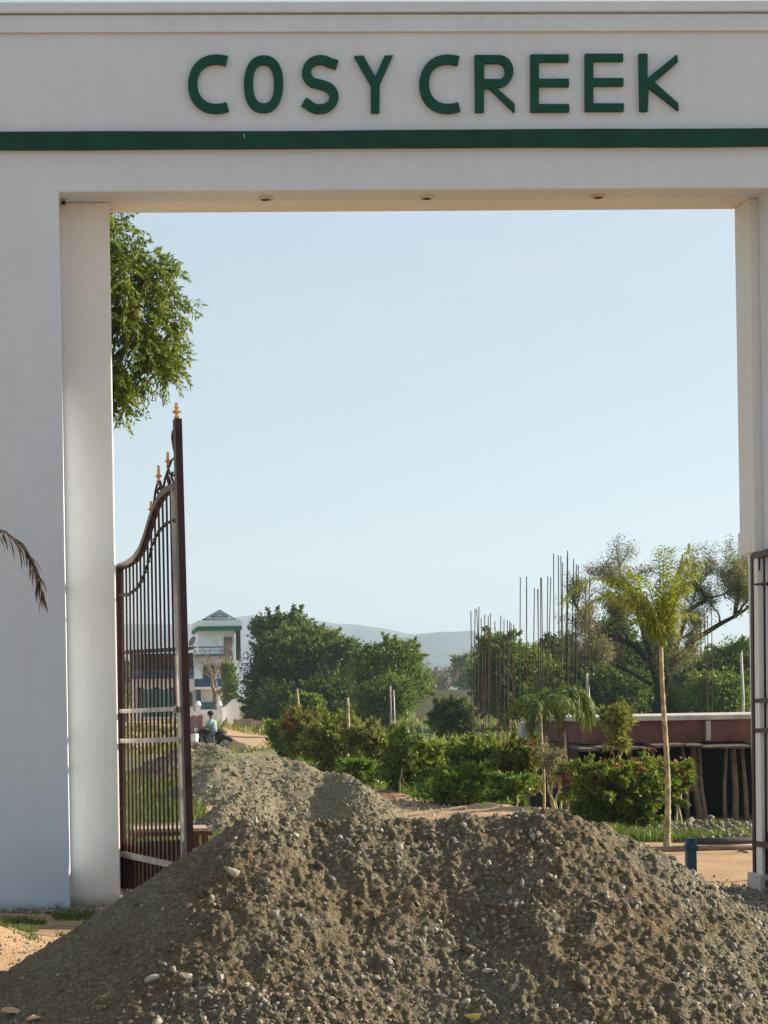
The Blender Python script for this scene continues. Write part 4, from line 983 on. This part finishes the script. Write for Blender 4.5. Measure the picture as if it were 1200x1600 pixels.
for i in range(15):
    a = i*2.4; fr.append(((math.cos(a)*.8, math.sin(a)*.6, rng.uniform(.5, 1.6)), rng.uniform(.52, .78), 1.9, .38, 40))
palm('short palm with dense drooping dark fronds above the biggest shrub', b, t, .075, .05, fr, 'dpleaf', 35, .020, 1.4, 'bark')
# withered palm standing left of the picture; one dry frond reaches in
pt = at(-150, 850, 13.2); pb = Vector((pt.x-.05, 13.2, 0)); rng2 = np.random.default_rng(2)
root = thing('palm_tree', pb, 'withered palm whose dry brown frond arches in from the left edge', 'palm')
m = MB(); m.tube([pb-Vector((0, 0, .1)), pb.lerp(pt, .5)+Vector((.03, 0, 0)), pt], [.11, .085, .07], 12); m.build('trunk', M_['bark'], root, smooth=True)
def tracedfrond(pix, Y, ll, n, sdn=1.0):
    mm = MB(); pts = [at(a, b, Y+dy) for a, b, dy in pix]; mm.tube(pts, [.010*(1-.8*i/(len(pts)-1)) for i in range(len(pts))], 6, cap=False)
    P = []; D = []; Ln = []
    for i in range(n):
        t = .05+.95*i/n*(len(pts)-1)*1.0; t = (i/n)*(len(pts)-1.001); k = int(t); f = t-k; q = pts[k].lerp(pts[k+1], f); dd = (pts[k+1]-pts[k]).normalized(); s0 = dd.cross(Vector((0, 1, 0))).normalized()
        for s in (-1, 1):
            v = (s0*s*.35+Vector((0, rng2.normal()*.5, 0))+dd*1.0+Vector((0, 0, -.30))+Vector(rng2.normal(size=3))*.14).normalized(); P.append(tuple(q)); D.append(tuple(v)); Ln.append(ll*(1-.45*t/(len(pts)-1))*rng2.uniform(.6, 1.1))
    V, Fs = leaflets([(np.array(P), np.array(D), np.array(Ln), 1.0)], .010, rng2, .7); mm.add(V, Fs); mm.build('frond', M_['dry'], root)
tracedfrond([(-150,850,0),(-100,822,0),(-45,818,0),(0,828,0),(28,845,0),(48,870,0),(60,900,0),(66,930,0)], 13.2, .19, 85)
tracedfrond([(-150,850,0),(-200,800,.1),(-260,800,.2),(-300,850,.2),(-320,920,.2)], 13.2, .22, 60)
tracedfrond([(-150,850,0),(-170,780,.4),(-190,740,.8),(-200,760,1.2),(-205,830,1.4)], 13.2, .22, 60)
tracedfrond([(-150,850,0),(-150,800,-.4),(-160,790,-.8),(-170,850,-1.1)], 13.2, .2, 50)
# ================================================================== REBAR
def rebar(px0, px1, ptop, pbot, n, Y, seed, label):
    rr = random.Random(seed); c = at((px0+px1)/2, pbot, Y); z0 = float(gh(c.x, Y)); root = thing('column_rebar', (c.x, Y, z0), label, 'rebar', 'rebar of unfinished columns')
    for i in range(n):
        f = (i+.5)/n; px = px0+(px1-px0)*f; dy = rr.uniform(-.25, .25); b = at(px+(rr.uniform(-3, 3)), pbot, Y+dy); t = at(px+rr.uniform(-5, 5)+(f-.5)*6, ptop+rr.uniform(0, 26), Y+dy)
        b2 = Vector((b.x, b.y, z0-.1)); m = MB(); m.tube([b2, b2.lerp(t, .5)+Vector((rr.uniform(-.03, .03), 0, 0)), t], .009, 6); m.build('bar', M_['rust'], root)
    m = MB()
    for z in (1.0, 1.4, 1.8):
        a, b_ = at(px0, 1100, Y).x-.02, at(px1, 1100, Y).x+.02
        m.tube([(a, Y-.26, z0+z), (b_, Y-.26, z0+z), (b_, Y+.26, z0+z), (a, Y+.26, z0+z), (a, Y-.26, z0+z)], .006, 5)
    m.build('stirrup', M_['rust'], root)
rebar(733, 746, 948, 1150, 3, 40, 1, 'leftmost rebar cluster, three tall dark bars by the hill end')
rebar(750, 766, 950, 1150, 5, 42, 2, 'thin close cluster of rebar second from the left')
rebar(775, 803, 955, 1140, 7, 41, 3, 'short broad rebar cluster just left of the tall ones')
rebar(814, 832, 898, 1150, 4, 38, 4, 'splayed rebar cluster with one bar leaning left')
rebar(838, 856, 896, 1150, 6, 39, 5, 'close rebar cluster in the middle of the row')
rebar(866, 900, 858, 1160, 9, 37, 6, 'tallest and densest rebar cluster, standing left of the spreading tree')
rebar(912, 922, 900, 1150, 2, 38, 7, 'pair of rebar bars just right of the tallest cluster')
rebar(1098, 1114, 940, 1110, 4, 45, 8, 'rebar cluster half lost before the spreading tree at right')
# ================================================================== SHED
Ys = 31.0; zg = float(gh(9, Ys)); pz = lambda py, px=1040: at(px, py, Ys).z
xa, xb = at(905, 1150, Ys).x, at(1400, 1150, Ys).x; x_w0 = at(905, 1140, Ys).x
shed = thing('pole_shed', ((xa+xb)/2, Ys, zg), 'low open-fronted shed on crooked poles with a dusty red parapet wall', 'shed')
m = MB(); n = 24
zt1, zt0 = pz(1126), pz(1158)
m.box((at(912, 1140, Ys).x, Ys, zt0-.02), (at(1098, 1140, Ys).x, Ys+3.0, zt1)); m.build('parapet', M_['shedred'], shed)
m = MB(); m.box((at(1098, 1140, Ys).x+.003, Ys-.035, zt0-.02), (xb, Ys+2.9, zt1-.004)); m.build('parapet', M_['shedred'], shed)
m = MB(); m.box((at(908, 1122, Ys).x, Ys-.08, zt1+.002), (xb+.1, Ys+3.1, pz(1118))); m.build('capping', M_['concrete'], shed, bev=.01)
m = MB(); m.box((at(1102, 1140, Ys).x, Ys-.055, zt0), (at(1109, 1140, Ys).x, Ys-.037, zt1-.01)); m.build('white_pilaster', M_['concrete'], shed)
m = MB(); rr = random.Random(4)
x = at(895, 1160, Ys).x; i = 0
while x < xb:
    w_ = rr.uniform(.18, .5); z = zt0-.03+rr.uniform(-.025, .02); i += 1
    tilt = rr.uniform(-.02, .02)
    m.prism([(x, Ys-.55, z-.06+rr.uniform(-.015, .015)), (x+w_*1.06, Ys-.55, z-.06+tilt), (x+w_*1.06, Ys-.55, z-.03+tilt), (x, Ys-.55, z-.03)], (0, .8, .035)); x += w_
m.build('eave_boards', M_['thatch'], shed)
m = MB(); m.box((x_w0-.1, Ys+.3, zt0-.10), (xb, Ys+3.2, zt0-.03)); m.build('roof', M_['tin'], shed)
m = MB(); m.box((x_w0-.15, Ys+3.2, zg-.3), (xb, Ys+3.3, zt0+.0)); m.box((xb-.06, Ys+.2, zg-.3), (xb+.1, Ys+3.19, zt0-.12)); m.box((x_w0-.15, Ys+.9, zg-.3), (x_w0-.08, Ys+3.19, zt0-.12)); m.build('back_wall', M_['dark'], shed)  # back and side walls coloured almost black
for px, lean, rad in ((1066, 9, .045), (1083, 14, .07), (1092, 14, .05), (1135, -2, .045), (1145, 4, .07), (1159, 9, .05), (1020, 3, .05), (985, -4, .05), (1200, 3, .06), (1250, -3, .06)):
    a = at(px, 1166, Ys+.15); b = at(px+lean, 1292, Ys+.1); mid = a.lerp(b, .5)+Vector((rr.uniform(-.04, .04), 0, 0))
    m = MB(); m.tube([(b.x, b.y, zg-.08), mid, (a.x, a.y, zt0-.10)], [rad*.8, rad*.7, rad*.65], 8); m.build('pole', M_['wood'], shed, smooth=True)
# grey low wall left of the shed
m = MB(); a = at(815, 1165, 34); b = at(903, 1165, 34); m.box((a.x, 34, -.7), (b.x, 34.25, at(860, 1128, 34).z)); tag(m.build('low_wall', M_['concrete'], origin=(a.x, 34, 0)), 'low grey wall behind the young palms, left of the shed', 'wall')
# ================================================================== STAKES AND POSTS
def stake(px, p0, p1, Y, r, label, mat='palebark', lean=0, name='wooden_stake', cat='stake'):
    b = at(px, p1, Y); t = at(px+lean, p0, Y); z = float(gh(b.x, Y)); m = MB(); m.tube([(b.x, Y, z-.1), Vector((b.x, Y, z)).lerp(t, .5)+Vector((r, 0, 0)), t], [r, r*.9, r*.7], 7)
    return tag(m.build(name, M_[mat], origin=(b.x, Y, z), smooth=True), label, cat)
stake(467, 1076, 1180, 53, .045, 'leaning pale stake rising above the reddish-tipped shrub', lean=-3)
stake(540, 1090, 1190, 38, .04, 'bleached stake with a knob among the shrubs', lean=3)
stake(610, 1072, 1200, 60, .03, 'thin grey pole left of its twin before the rounded tree', 'rail', name='thin_pole', cat='pole')
stake(615, 1078, 1200, 60, .03, 'thin grey pole right of its twin before the rounded tree', 'rail', name='thin_pole', cat='pole')
stake(917, 1052, 1130, 60, .06, 'short pale post before the trees above the shed', 'concrete', name='concrete_post', cat='post')
stake(1158, 1020, 1120, 58, .05, 'slim speckled post at the right, over the shed roof', 'concrete', name='concrete_post', cat='post')
stake(543, 1178, 1210, 34, .03, 'short stump stake in front of the light green plant')
b = gp(432, 1170); m = MB(); m.lathe((b.x, b.y, float(gh(b.x, b.y))-.05), [(.17,0),(.20,.1),(.13,.3),(.14,.55),(.17,.68),(.15,.80),(.10,.86),(.02,.89)], 10)
tag(m.build('stone_post', M_['greypost'], origin=b), 'stubby blue-grey stone post at the near end of the hedge', 'post')
# far field edge wall
m = MB(); a, b = at(650, 1100, 120), at(790, 1100, 120); m.box((a.x, 120, -.2), (b.x, 120.3, at(700, 1078, 120).z)); tag(m.build('field_wall', M_['stonewall'], origin=(a.x, 120, 0)), 'low pale wall along the far field, behind the round dark bush', 'wall')
m = MB(); a, b = at(375, 1122, 118), at(412, 1122, 118)
a = at(366, 1125, 100); b = at(396, 1125, 100)
m.box((a.x, 100, -.1), (b.x, 100.6, at(380, 1124, 100).z)); m.box((b.x+.003, 100.3, -.1), (at(412,1125,100).x, 100.9, at(380, 1127, 100).z)); tag(m.build('block_wall', M_['stonewall'], origin=(a.x, 100, 0)), 'low beige block wall across the end of the drive', 'wall')
# ================================================================== HOUSE
Yh = 160; hx = lambda px, py=1040, Y=Yh: at(px, py, Y).x; hz = lambda py, px=340, Y=Yh: at(px, py, Y).z
hb = at(340, 1125, Yh)
house = thing('white_house', (hb.x, Yh, 0), 'three-storey white house with green roof trim and blue balconies behind the gate post', 'house')
def hb_(name, px0, py0, px1, py1, Y, dep, mat, par=house, bev=0):
    m = MB(); m.pbox(px0, py0, px1, py1, Y, dep); return m.build(name, M_[mat], par, bev=bev)
hb_('wall', 303, 1022, 368, 1130, Yh, 9, 'hwhite'); hb_('wall', 310, 984, 366, 1021.5, Yh+.6, 8, 'hwhite')
hb_('wall', 288, 1030, 302.5, 1130, Yh-.6, 8, 'hwhite')
hb_('roof_edge', 307.5, 978.5, 378, 984.5, Yh-.5, 10, 'hgreen'); hb_('roof', 309, 969, 377, 978.3, Yh-.3, 9.4, 'hroof')
m = MB(); m.prism([at(316, 968.5, Yh+.2), at(369, 968.5, Yh+.2), at(342.5, 953, Yh+.2)], (0, 8, 0)); m.build('pediment', M_['hroof'], house)
m = MB()
for p, q in (((315,969),(343,953)),((343,953),(370,968.5)),((316,968.5),(370,968.5)),((330,964),(343,958)),((343,958),(356,964)),((330,964),(356,964))): m.strip([at(*p, Yh+.1), at(*q, Yh+.1)], .055, .1, (0, 1, 0))
m.build('pediment_trim', M_['hteal'], house)
d = hb_('door', 350, 995, 363, 1021, Yh+.5, .08, 'hteal'); hb_('pane', 352, 998, 361, 1018, Yh+.46, .03, 'window', d)
hb_('balcony_floor', 302, 1022, 366, 1025, Yh-1.4, 1.39, 'hteal')
m = MB(); m.pbox(302, 1010, 366, 1012, Yh-1.4, .1)
for i in range(32): m.pbox(303+i*2.0, 1012, 303.4+i*2.0, 1022, Yh-1.38, .05)
m.pbox(302, 1016.5, 366, 1017.3, Yh-1.4, .1)
m.build('railing', M_['hblue'], house)
hb_('balcony_pillar', 307, 1011, 310, 1022, Yh-1.45, .12, 'hwhite'); hb_('balcony_pillar', 363, 1008, 366, 1060, Yh-1.45, .2, 'hwhite')
def awin(px0, py0, px1, py1, Y):
    pl = [at(px0, py1, Y), at(px1, py1, Y), at(px1, py0+7, Y)]+[at((px0+px1)/2+(px1-px0)/2*math.cos(R(a)), py0+7-7*math.sin(R(a)), Y) for a in (30, 60, 90, 120, 150)]+[at(px0, py0+7, Y)]
    m = MB(); m.prism(pl, (0, .1, 0)); w_ = m.build('window', M_['hteal'], house)
    q = [(p-(at((px0+px1)/2, (py0+py1)/2, Y)))*.86+at((px0+px1)/2, (py0+py1)/2, Y)-Vector((0, .03, 0)) for p in pl]; m = MB(); m.prism(q, (0, .05, 0)); pn = m.build('pane', M_['window'], w_)
    m = MB()
    for f in (.25, .5, .75): x_ = px0+(px1-px0)*f; m.pbox(x_-.35, py0+6, x_+.35, py1, Y-.07, .03)
    m.build('window_bars', M_['wood'], w_)
awin(317, 1037, 336, 1063, Yh-.12); awin(345, 1037, 362, 1063, Yh-.12); awin(290, 1080, 301, 1104, Yh-.75)
m = MB(); m.pbox(304, 1062, 348, 1073, Yh-1.2, .1); m.pbox(304, 1060.5, 348, 1062, Yh-1.25, .2); m.build('balcony_front', M_['hblue'], house)
hb_('balcony_slab', 303, 1073.3, 350, 1077, Yh-1.3, 1.28, 'hwhite'); hb_('balcony_front', 286, 1041, 303, 1057, Yh-1.9, .12, 'hblue'); hb_('balcony_slab', 286, 1057.3, 303, 1060, Yh-2, 1.3, 'hteal')
hb_('porch_post', 307, 1077.5, 314, 1120, Yh-.9, .4, 'hblue'); hb_('plinth_panel', 314, 1098, 345, 1108, Yh-.3, .28, 'hteal')
hb_('downpipe', 369, 984, 376, 1032, Yh+.4, .5, 'tin'); hb_('downpipe', 364.5, 1061, 367, 1100, Yh-.3, .2, 'white')
hb_('vent_pipe', 371.5, 1034, 374.5, 1052, Yh-.2, .2, 'white')
c = at(302, 1003, Yh-1.6); dish = thing('satellite_dish', (c.x, c.y, hz(1024)), 'dark satellite dish on a balcony of the white house', 'satellite dish')
m = MB(); m.lathe((0, 0, 0), [(.05,.0),(.25,.04),(.42,.12),(.43,.125),(.25,.05)], 18)
rot = Vector((-.75, -.45, .4)).to_track_quat('Z', 'Y').to_matrix(); m.v = [tuple(rot@Vector(v)+Vector(c)) for v in m.v]; m.build('reflector', M_['greypost'], dish)
m = MB(); m.tube([c, (c.x, c.y, hz(1024))], .03); m.tube([c, Vector(c)+rot@Vector((0, -.1, .4))], .015); m.build('mast', M_['greypost'], dish)
# left outbuilding with the dark tin roof, teal sheets
out = thing('tin_roofed_building', (at(250, 1100, 135).x, 135, 0), 'outbuilding with a dark rusted tin roof, seen through the left gate leaf', 'building')
m = MB(); m.prism([at(196, 1016, 133), at(303, 1010, 133), at(303, 1014, 133), at(196, 1020, 133)], (0, 9, .1)); m.build('roof', M_['tin'], out)
m = MB(); m.pbox(206, 1021, 302, 1046, 136, 5); m.build('upper_wall', M_['tin'], out); m = MB(); m.pbox(206, 1046.3, 290, 1060, 135.6, 5); m.build('balcony_front', M_['hblue'], out)
m = MB(); m.pbox(206, 1060.3, 289, 1124, 136.3, 5); m.build('wall', M_['hwhite'], out)
for px in (214, 240, 268):
    m = MB(); m.pbox(px, 1074, px+9, 1108, 136.1, .15); m.build('door', M_['window'], out)
m = MB()
for i in range(16): m.pbox(224+i*4, 1076+(i % 3), 227.6+i*4, 1120, 104+.05*(i % 2), .04)
tag(m.build('sheet_fence', M_['teal'], origin=(at(255, 1110, 104).x, 104, 0)), 'teal corrugated sheet fence seen through the left gate leaf', 'fence')
# compound wall with gate pillars
Yw = 118
def wpoly(pts, Y, dep, name, mat, par):
    m = MB(); m.prism([at(a, b, Y) for a, b in pts], (0, dep, 0)); return m.build(name, M_[mat], par)
cw = thing('compound_wall', (at(358, 1140, Yw).x, Yw, 0), 'white boundary wall sweeping up to a rounded end beside the house gate', 'wall')
wpoly([(346,1142),(346,1106),(352,1104),(358,1098),(364,1093),(369,1091.5),(373,1094),(374,1100),(374,1138)], Yw, .3, 'wall', 'hwhite', cw)
def gpillar(px, top, label):
    r = thing('gate_pillar', (at(px, 1130, Yw-.2).x, Yw-.2, 0), label, 'gate pillar', 'white pillars of the house gate'); b = at(px, 1130, Yw-.2); zt = at(px, top+6, Yw-.2).z
    m = MB(); m.box((b.x-.14, Yw-.35, -.1), (b.x+.14, Yw-.05, zt)); m.build('shaft', M_['hwhite'], r)
    m = MB(); m.lathe((b.x, Yw-.2, zt+.002), [(.18, 0), (.18, .06), (.13, .10), (.14, .16), (.08, .22), (.01, .25)], 12); m.build('cap', M_['hwhite'], r, smooth=False)
gpillar(310, 1096, 'white left pillar of the house gate, with a rounded cap'); gpillar(343, 1096, 'white right pillar of the house gate, joined to the boundary wall')
hg = thing('house_gate', (at(326, 1130, Yw).x, Yw, 0), 'closed house gate with white panel below dark bars', 'gate')
m = MB(); m.pbox(313, 1109, 341, 1136, Yw, .06); m.build('panel', M_['hwhite'], hg); m = MB()
for i in range(9): m.pbox(314+i*3, 1098, 315+i*3, 1108.7, Yw, .05)
m.pbox(313, 1097, 341, 1098.5, Yw, .06); m.build('bars', M_['hteal'], hg)
m = MB(); m.pbox(288, 1112, 306, 1138, Yw+.1, .25); tag(m.build('low_wall', M_['hwhite'], origin=(at(297, 1138, Yw).x, Yw, 0)), 'short white wall left of the house gate pillar', 'wall')
# ================================================================== MOTORCYCLE AND RIDER
Ym = 76; mc = at(326, 1150, Ym); zg = float(gh(mc.x, Ym)); O_ = Vector((mc.x, Ym, zg))
mo = thing('motorcycle', O_, 'dark motorcycle parked before the house gate with a rider on it', 'motorcycle')
q = lambda x, y, z: O_+Vector((x, y, z))
for xx in (-.62, .62):
    m = MB(); pts = [q(xx+.29*math.cos(a*math.pi/10), 0, .30+.29*math.sin(a*math.pi/10)) for a in range(21)]; m.tube(pts, .075, 8); ty = m.build('wheel', M_['rubber'], mo, smooth=True)
    m = MB()
    for a in range(8): m.tube([q(xx, 0, .3), q(xx+.26*math.cos(a*math.pi/4), 0, .30+.26*math.sin(a*math.pi/4))], .006, 4)
    m.tube([q(xx, -.06, .3), q(xx, .06, .3)], .05); m.build('spokes', M_['metal'], ty)
m = MB(); m.tube([q(-.6, 0, .3), q(-.42, 0, .85), q(-.36, 0, 1.0)], .03); m.build('fork', M_['metal'], mo)
m = MB(); m.tube([q(-.30, -.34, 1.02), q(-.38, -.12, 1.0), q(-.38, .12, 1.0), q(-.30, .34, 1.02)], .018); m.build('handlebar', M_['black'], mo)
m = MB(); m.tube([q(-.42, 0, .78), q(-.2, 0, .84), q(.02, 0, .76)], [.07, .13, .09], 10); m.build('tank', M_['maroon'], mo, smooth=True)
m = MB(); m.tube([q(0, 0, .78), q(.3, 0, .80), q(.62, 0, .84)], [.09, .11, .07], 10); m.build('seat', M_['black'], mo, smooth=True)
m = MB(); m.box(q(.22, -.08, .50), q(.60, .08, .72)); m.build('luggage_box', M_['black'], mo, bev=.02); m = MB(); m.tube([q(-.62+.34*math.cos(R(a)), 0, .32+.36*math.sin(R(a))) for a in range(20, 161, 20)], .06, 6); m.build('mudguard', M_['black'], mo, bev=.02)
m = MB(); m.box(q(-.30, -.14, .24), q(.20, .14, .66)); m.tube([q(-.1, -.13, .3), q(.75, -.15, .33)], .035); m.build('engine', M_['greypost'], mo, bev=.03)
m = MB(); m.tube([q(-.40, 0, .8), q(-.15, 0, .35), q(.2, 0, .32), q(.62, 0, .3)], .025); m.tube([q(-.3, 0, .8), q(.3, 0, .72), q(.62, 0, .3)], .02); m.build('frame', M_['black'], mo)
m = MB(); m.lathe(q(-.46, 0, .82), [(.02,0),(.09,.03),(.09,.12),(.02,.15)], 12); m.build('headlight', M_['metal'], mo)
def person(joints, edges, clothes, label, base):
    root = thing('person', base, label, 'person')
    vs = [base+Vector(j[:3]) for j in joints]; me = bpy.data.meshes.new('body'); me.from_pydata([tuple(v-base) for v in vs], edges, [])
    o = bpy.data.objects.new('body', me); COL.objects.link(o); o.parent = root; me.materials.append(M_['skin'])
    sk = o.modifiers.new('skin', 'SKIN'); ss = o.modifiers.new('sub', 'SUBSURF'); ss.levels = ss.render_levels = 2
    for i, j in enumerate(joints): o.data.skin_vertices[0].data[i].radius = (j[3], j[4] if len(j) > 4 else j[3])
    o.data.skin_vertices[0].data[0].use_root = True
    for cn, segs, mt in clothes:
        m = MB()
        for idx, rr_ in segs: m.tube([vs[k] for k in idx], rr_, 10)
        m.build(cn, M_[mt], root, smooth=True)
    return root
J = [(.18,0,.92,.15,.12),(.16,0,1.10,.13,.11),(.12,0,1.30,.16,.12),(.11,0,1.42,.05,.05),(.09,0,1.50,.09,.085),(.08,0,1.60,.095,.09),
     (.10,-.18,1.36,.055,.055),(-.02,-.24,1.14,.042,.042),(-.24,-.28,1.06,.034,.034),(-.31,-.28,1.05,.035,.03),
     (.10,.18,1.36,.055,.055),(-.02,.24,1.14,.042,.042),(-.24,.28,1.06,.034,.034),(-.31,.28,1.05,.035,.03),
     (.10,-.14,.88,.09,.09),(-.18,-.17,.74,.065,.065),(.02,-.18,.36,.045,.045),(-.10,-.19,.29,.04,.03),
     (.10,.14,.88,.09,.09),(-.18,.17,.74,.065,.065),(.02,.18,.36,.045,.045),(-.10,.19,.29,.04,.03)]
E_ = [(0,1),(1,2),(2,3),(3,4),(4,5),(2,6),(6,7),(7,8),(8,9),(2,10),(10,11),(11,12),(12,13),(0,14),(14,15),(15,16),(16,17),(0,18),(18,19),(19,20),(20,21)]
J = [(a[0], a[1], a[2]-.12)+tuple(a[3:]) for a in J]
ps = person(J, E_, [('shirt', [((0,1,2,3), [.17,.155,.19,.07]), ((2,6,7), [.09,.075,.055]), ((2,10,11), [.09,.075,.055])], 'shirt'), ('trousers', [((0,14,15,16), [.13,.11,.085,.06]), ((0,18,19,20), [.13,.11,.085,.06])], 'trousers')], 'person in a pale blue shirt sitting on the motorcycle before the house gate', O_)
m = MB(); h_ = O_+Vector((.085, 0, 1.50)); m.lathe(h_, [(.10,-.06),(.118,.0),(.105,.06),(.06,.10),(.01,.11)], 12); m.build('hair', M_['hair'], ps, smooth=True)
m = MB(); h_ = O_+Vector((-.02, 0, 1.44)); m.tube([h_+Vector((.02, 0, .02)), h_+Vector((-.02, 0, -.015))], [.012, .018], 6); m.build('nose', M_['skin'], ps)
# white bucket and hanging cloth near the motorcycle
p = at(303, 1162, 60); zz = float(gh(p.x, 60)); m = MB(); m.lathe((p.x, 60, zz+.0), [(.11,0),(.13,.2),(.145,.36),(.15,.37),(.13,.36)], 16); o = tag(m.build('bucket', M_['white'], origin=(p.x, 60, zz), smooth=True), 'round white tub standing left of the motorcycle', 'tub')
c = at(303, 1156, 60); o.location.z = c.z-.2
b = at(302, 1128, 90); m = MB(); mv = []; 
for i in range(12):
    for j in range(10):
        u, v = i/11, j/9; mv.append((b.x-.45+.9*u, 90+.08*math.sin(u*18), b.z+.35-.95*v-.06*math.sin(u*3.14)*(1-v)))
ff = [(i*10+j, i*10+j+1, (i+1)*10+j+1, (i+1)*10+j) for i in range(11) for j in range(9)]
o = link_mesh('hanging_cloth', mv, ff, M_['pinkcloth'], origin=tuple(b), smooth=True); o.modifiers.new('s', 'SOLIDIFY').thickness = .02; tag(o, 'faded pink cloth hanging left of the house gate', 'cloth')
# ================================================================== HAZE
m = MB(); m.box((-3400, -60, -60), (3400, 3300, 215)); hz_ = m.build('haze', None or M_['white'])
hm = bpy.data.materials.new('air_haze'); hm.use_nodes = True; t = hm.node_tree
for n_ in list(t.nodes):
    if n_.type != 'OUTPUT_MATERIAL': t.nodes.remove(n_)
pv = t.nodes.new('ShaderNodeVolumePrincipled'); pv.inputs['Density'].default_value = .00030; pv.inputs['Color'].default_value = (.62, .80, 1.0, 1); pv.inputs['Anisotropy'].default_value = .2
t.links.new(pv.outputs[0], [n_ for n_ in t.nodes if n_.type == 'OUTPUT_MATERIAL'][0].inputs['Volume'])
hz_.data.materials[0] = hm; hz_['kind'] = 'stuff'
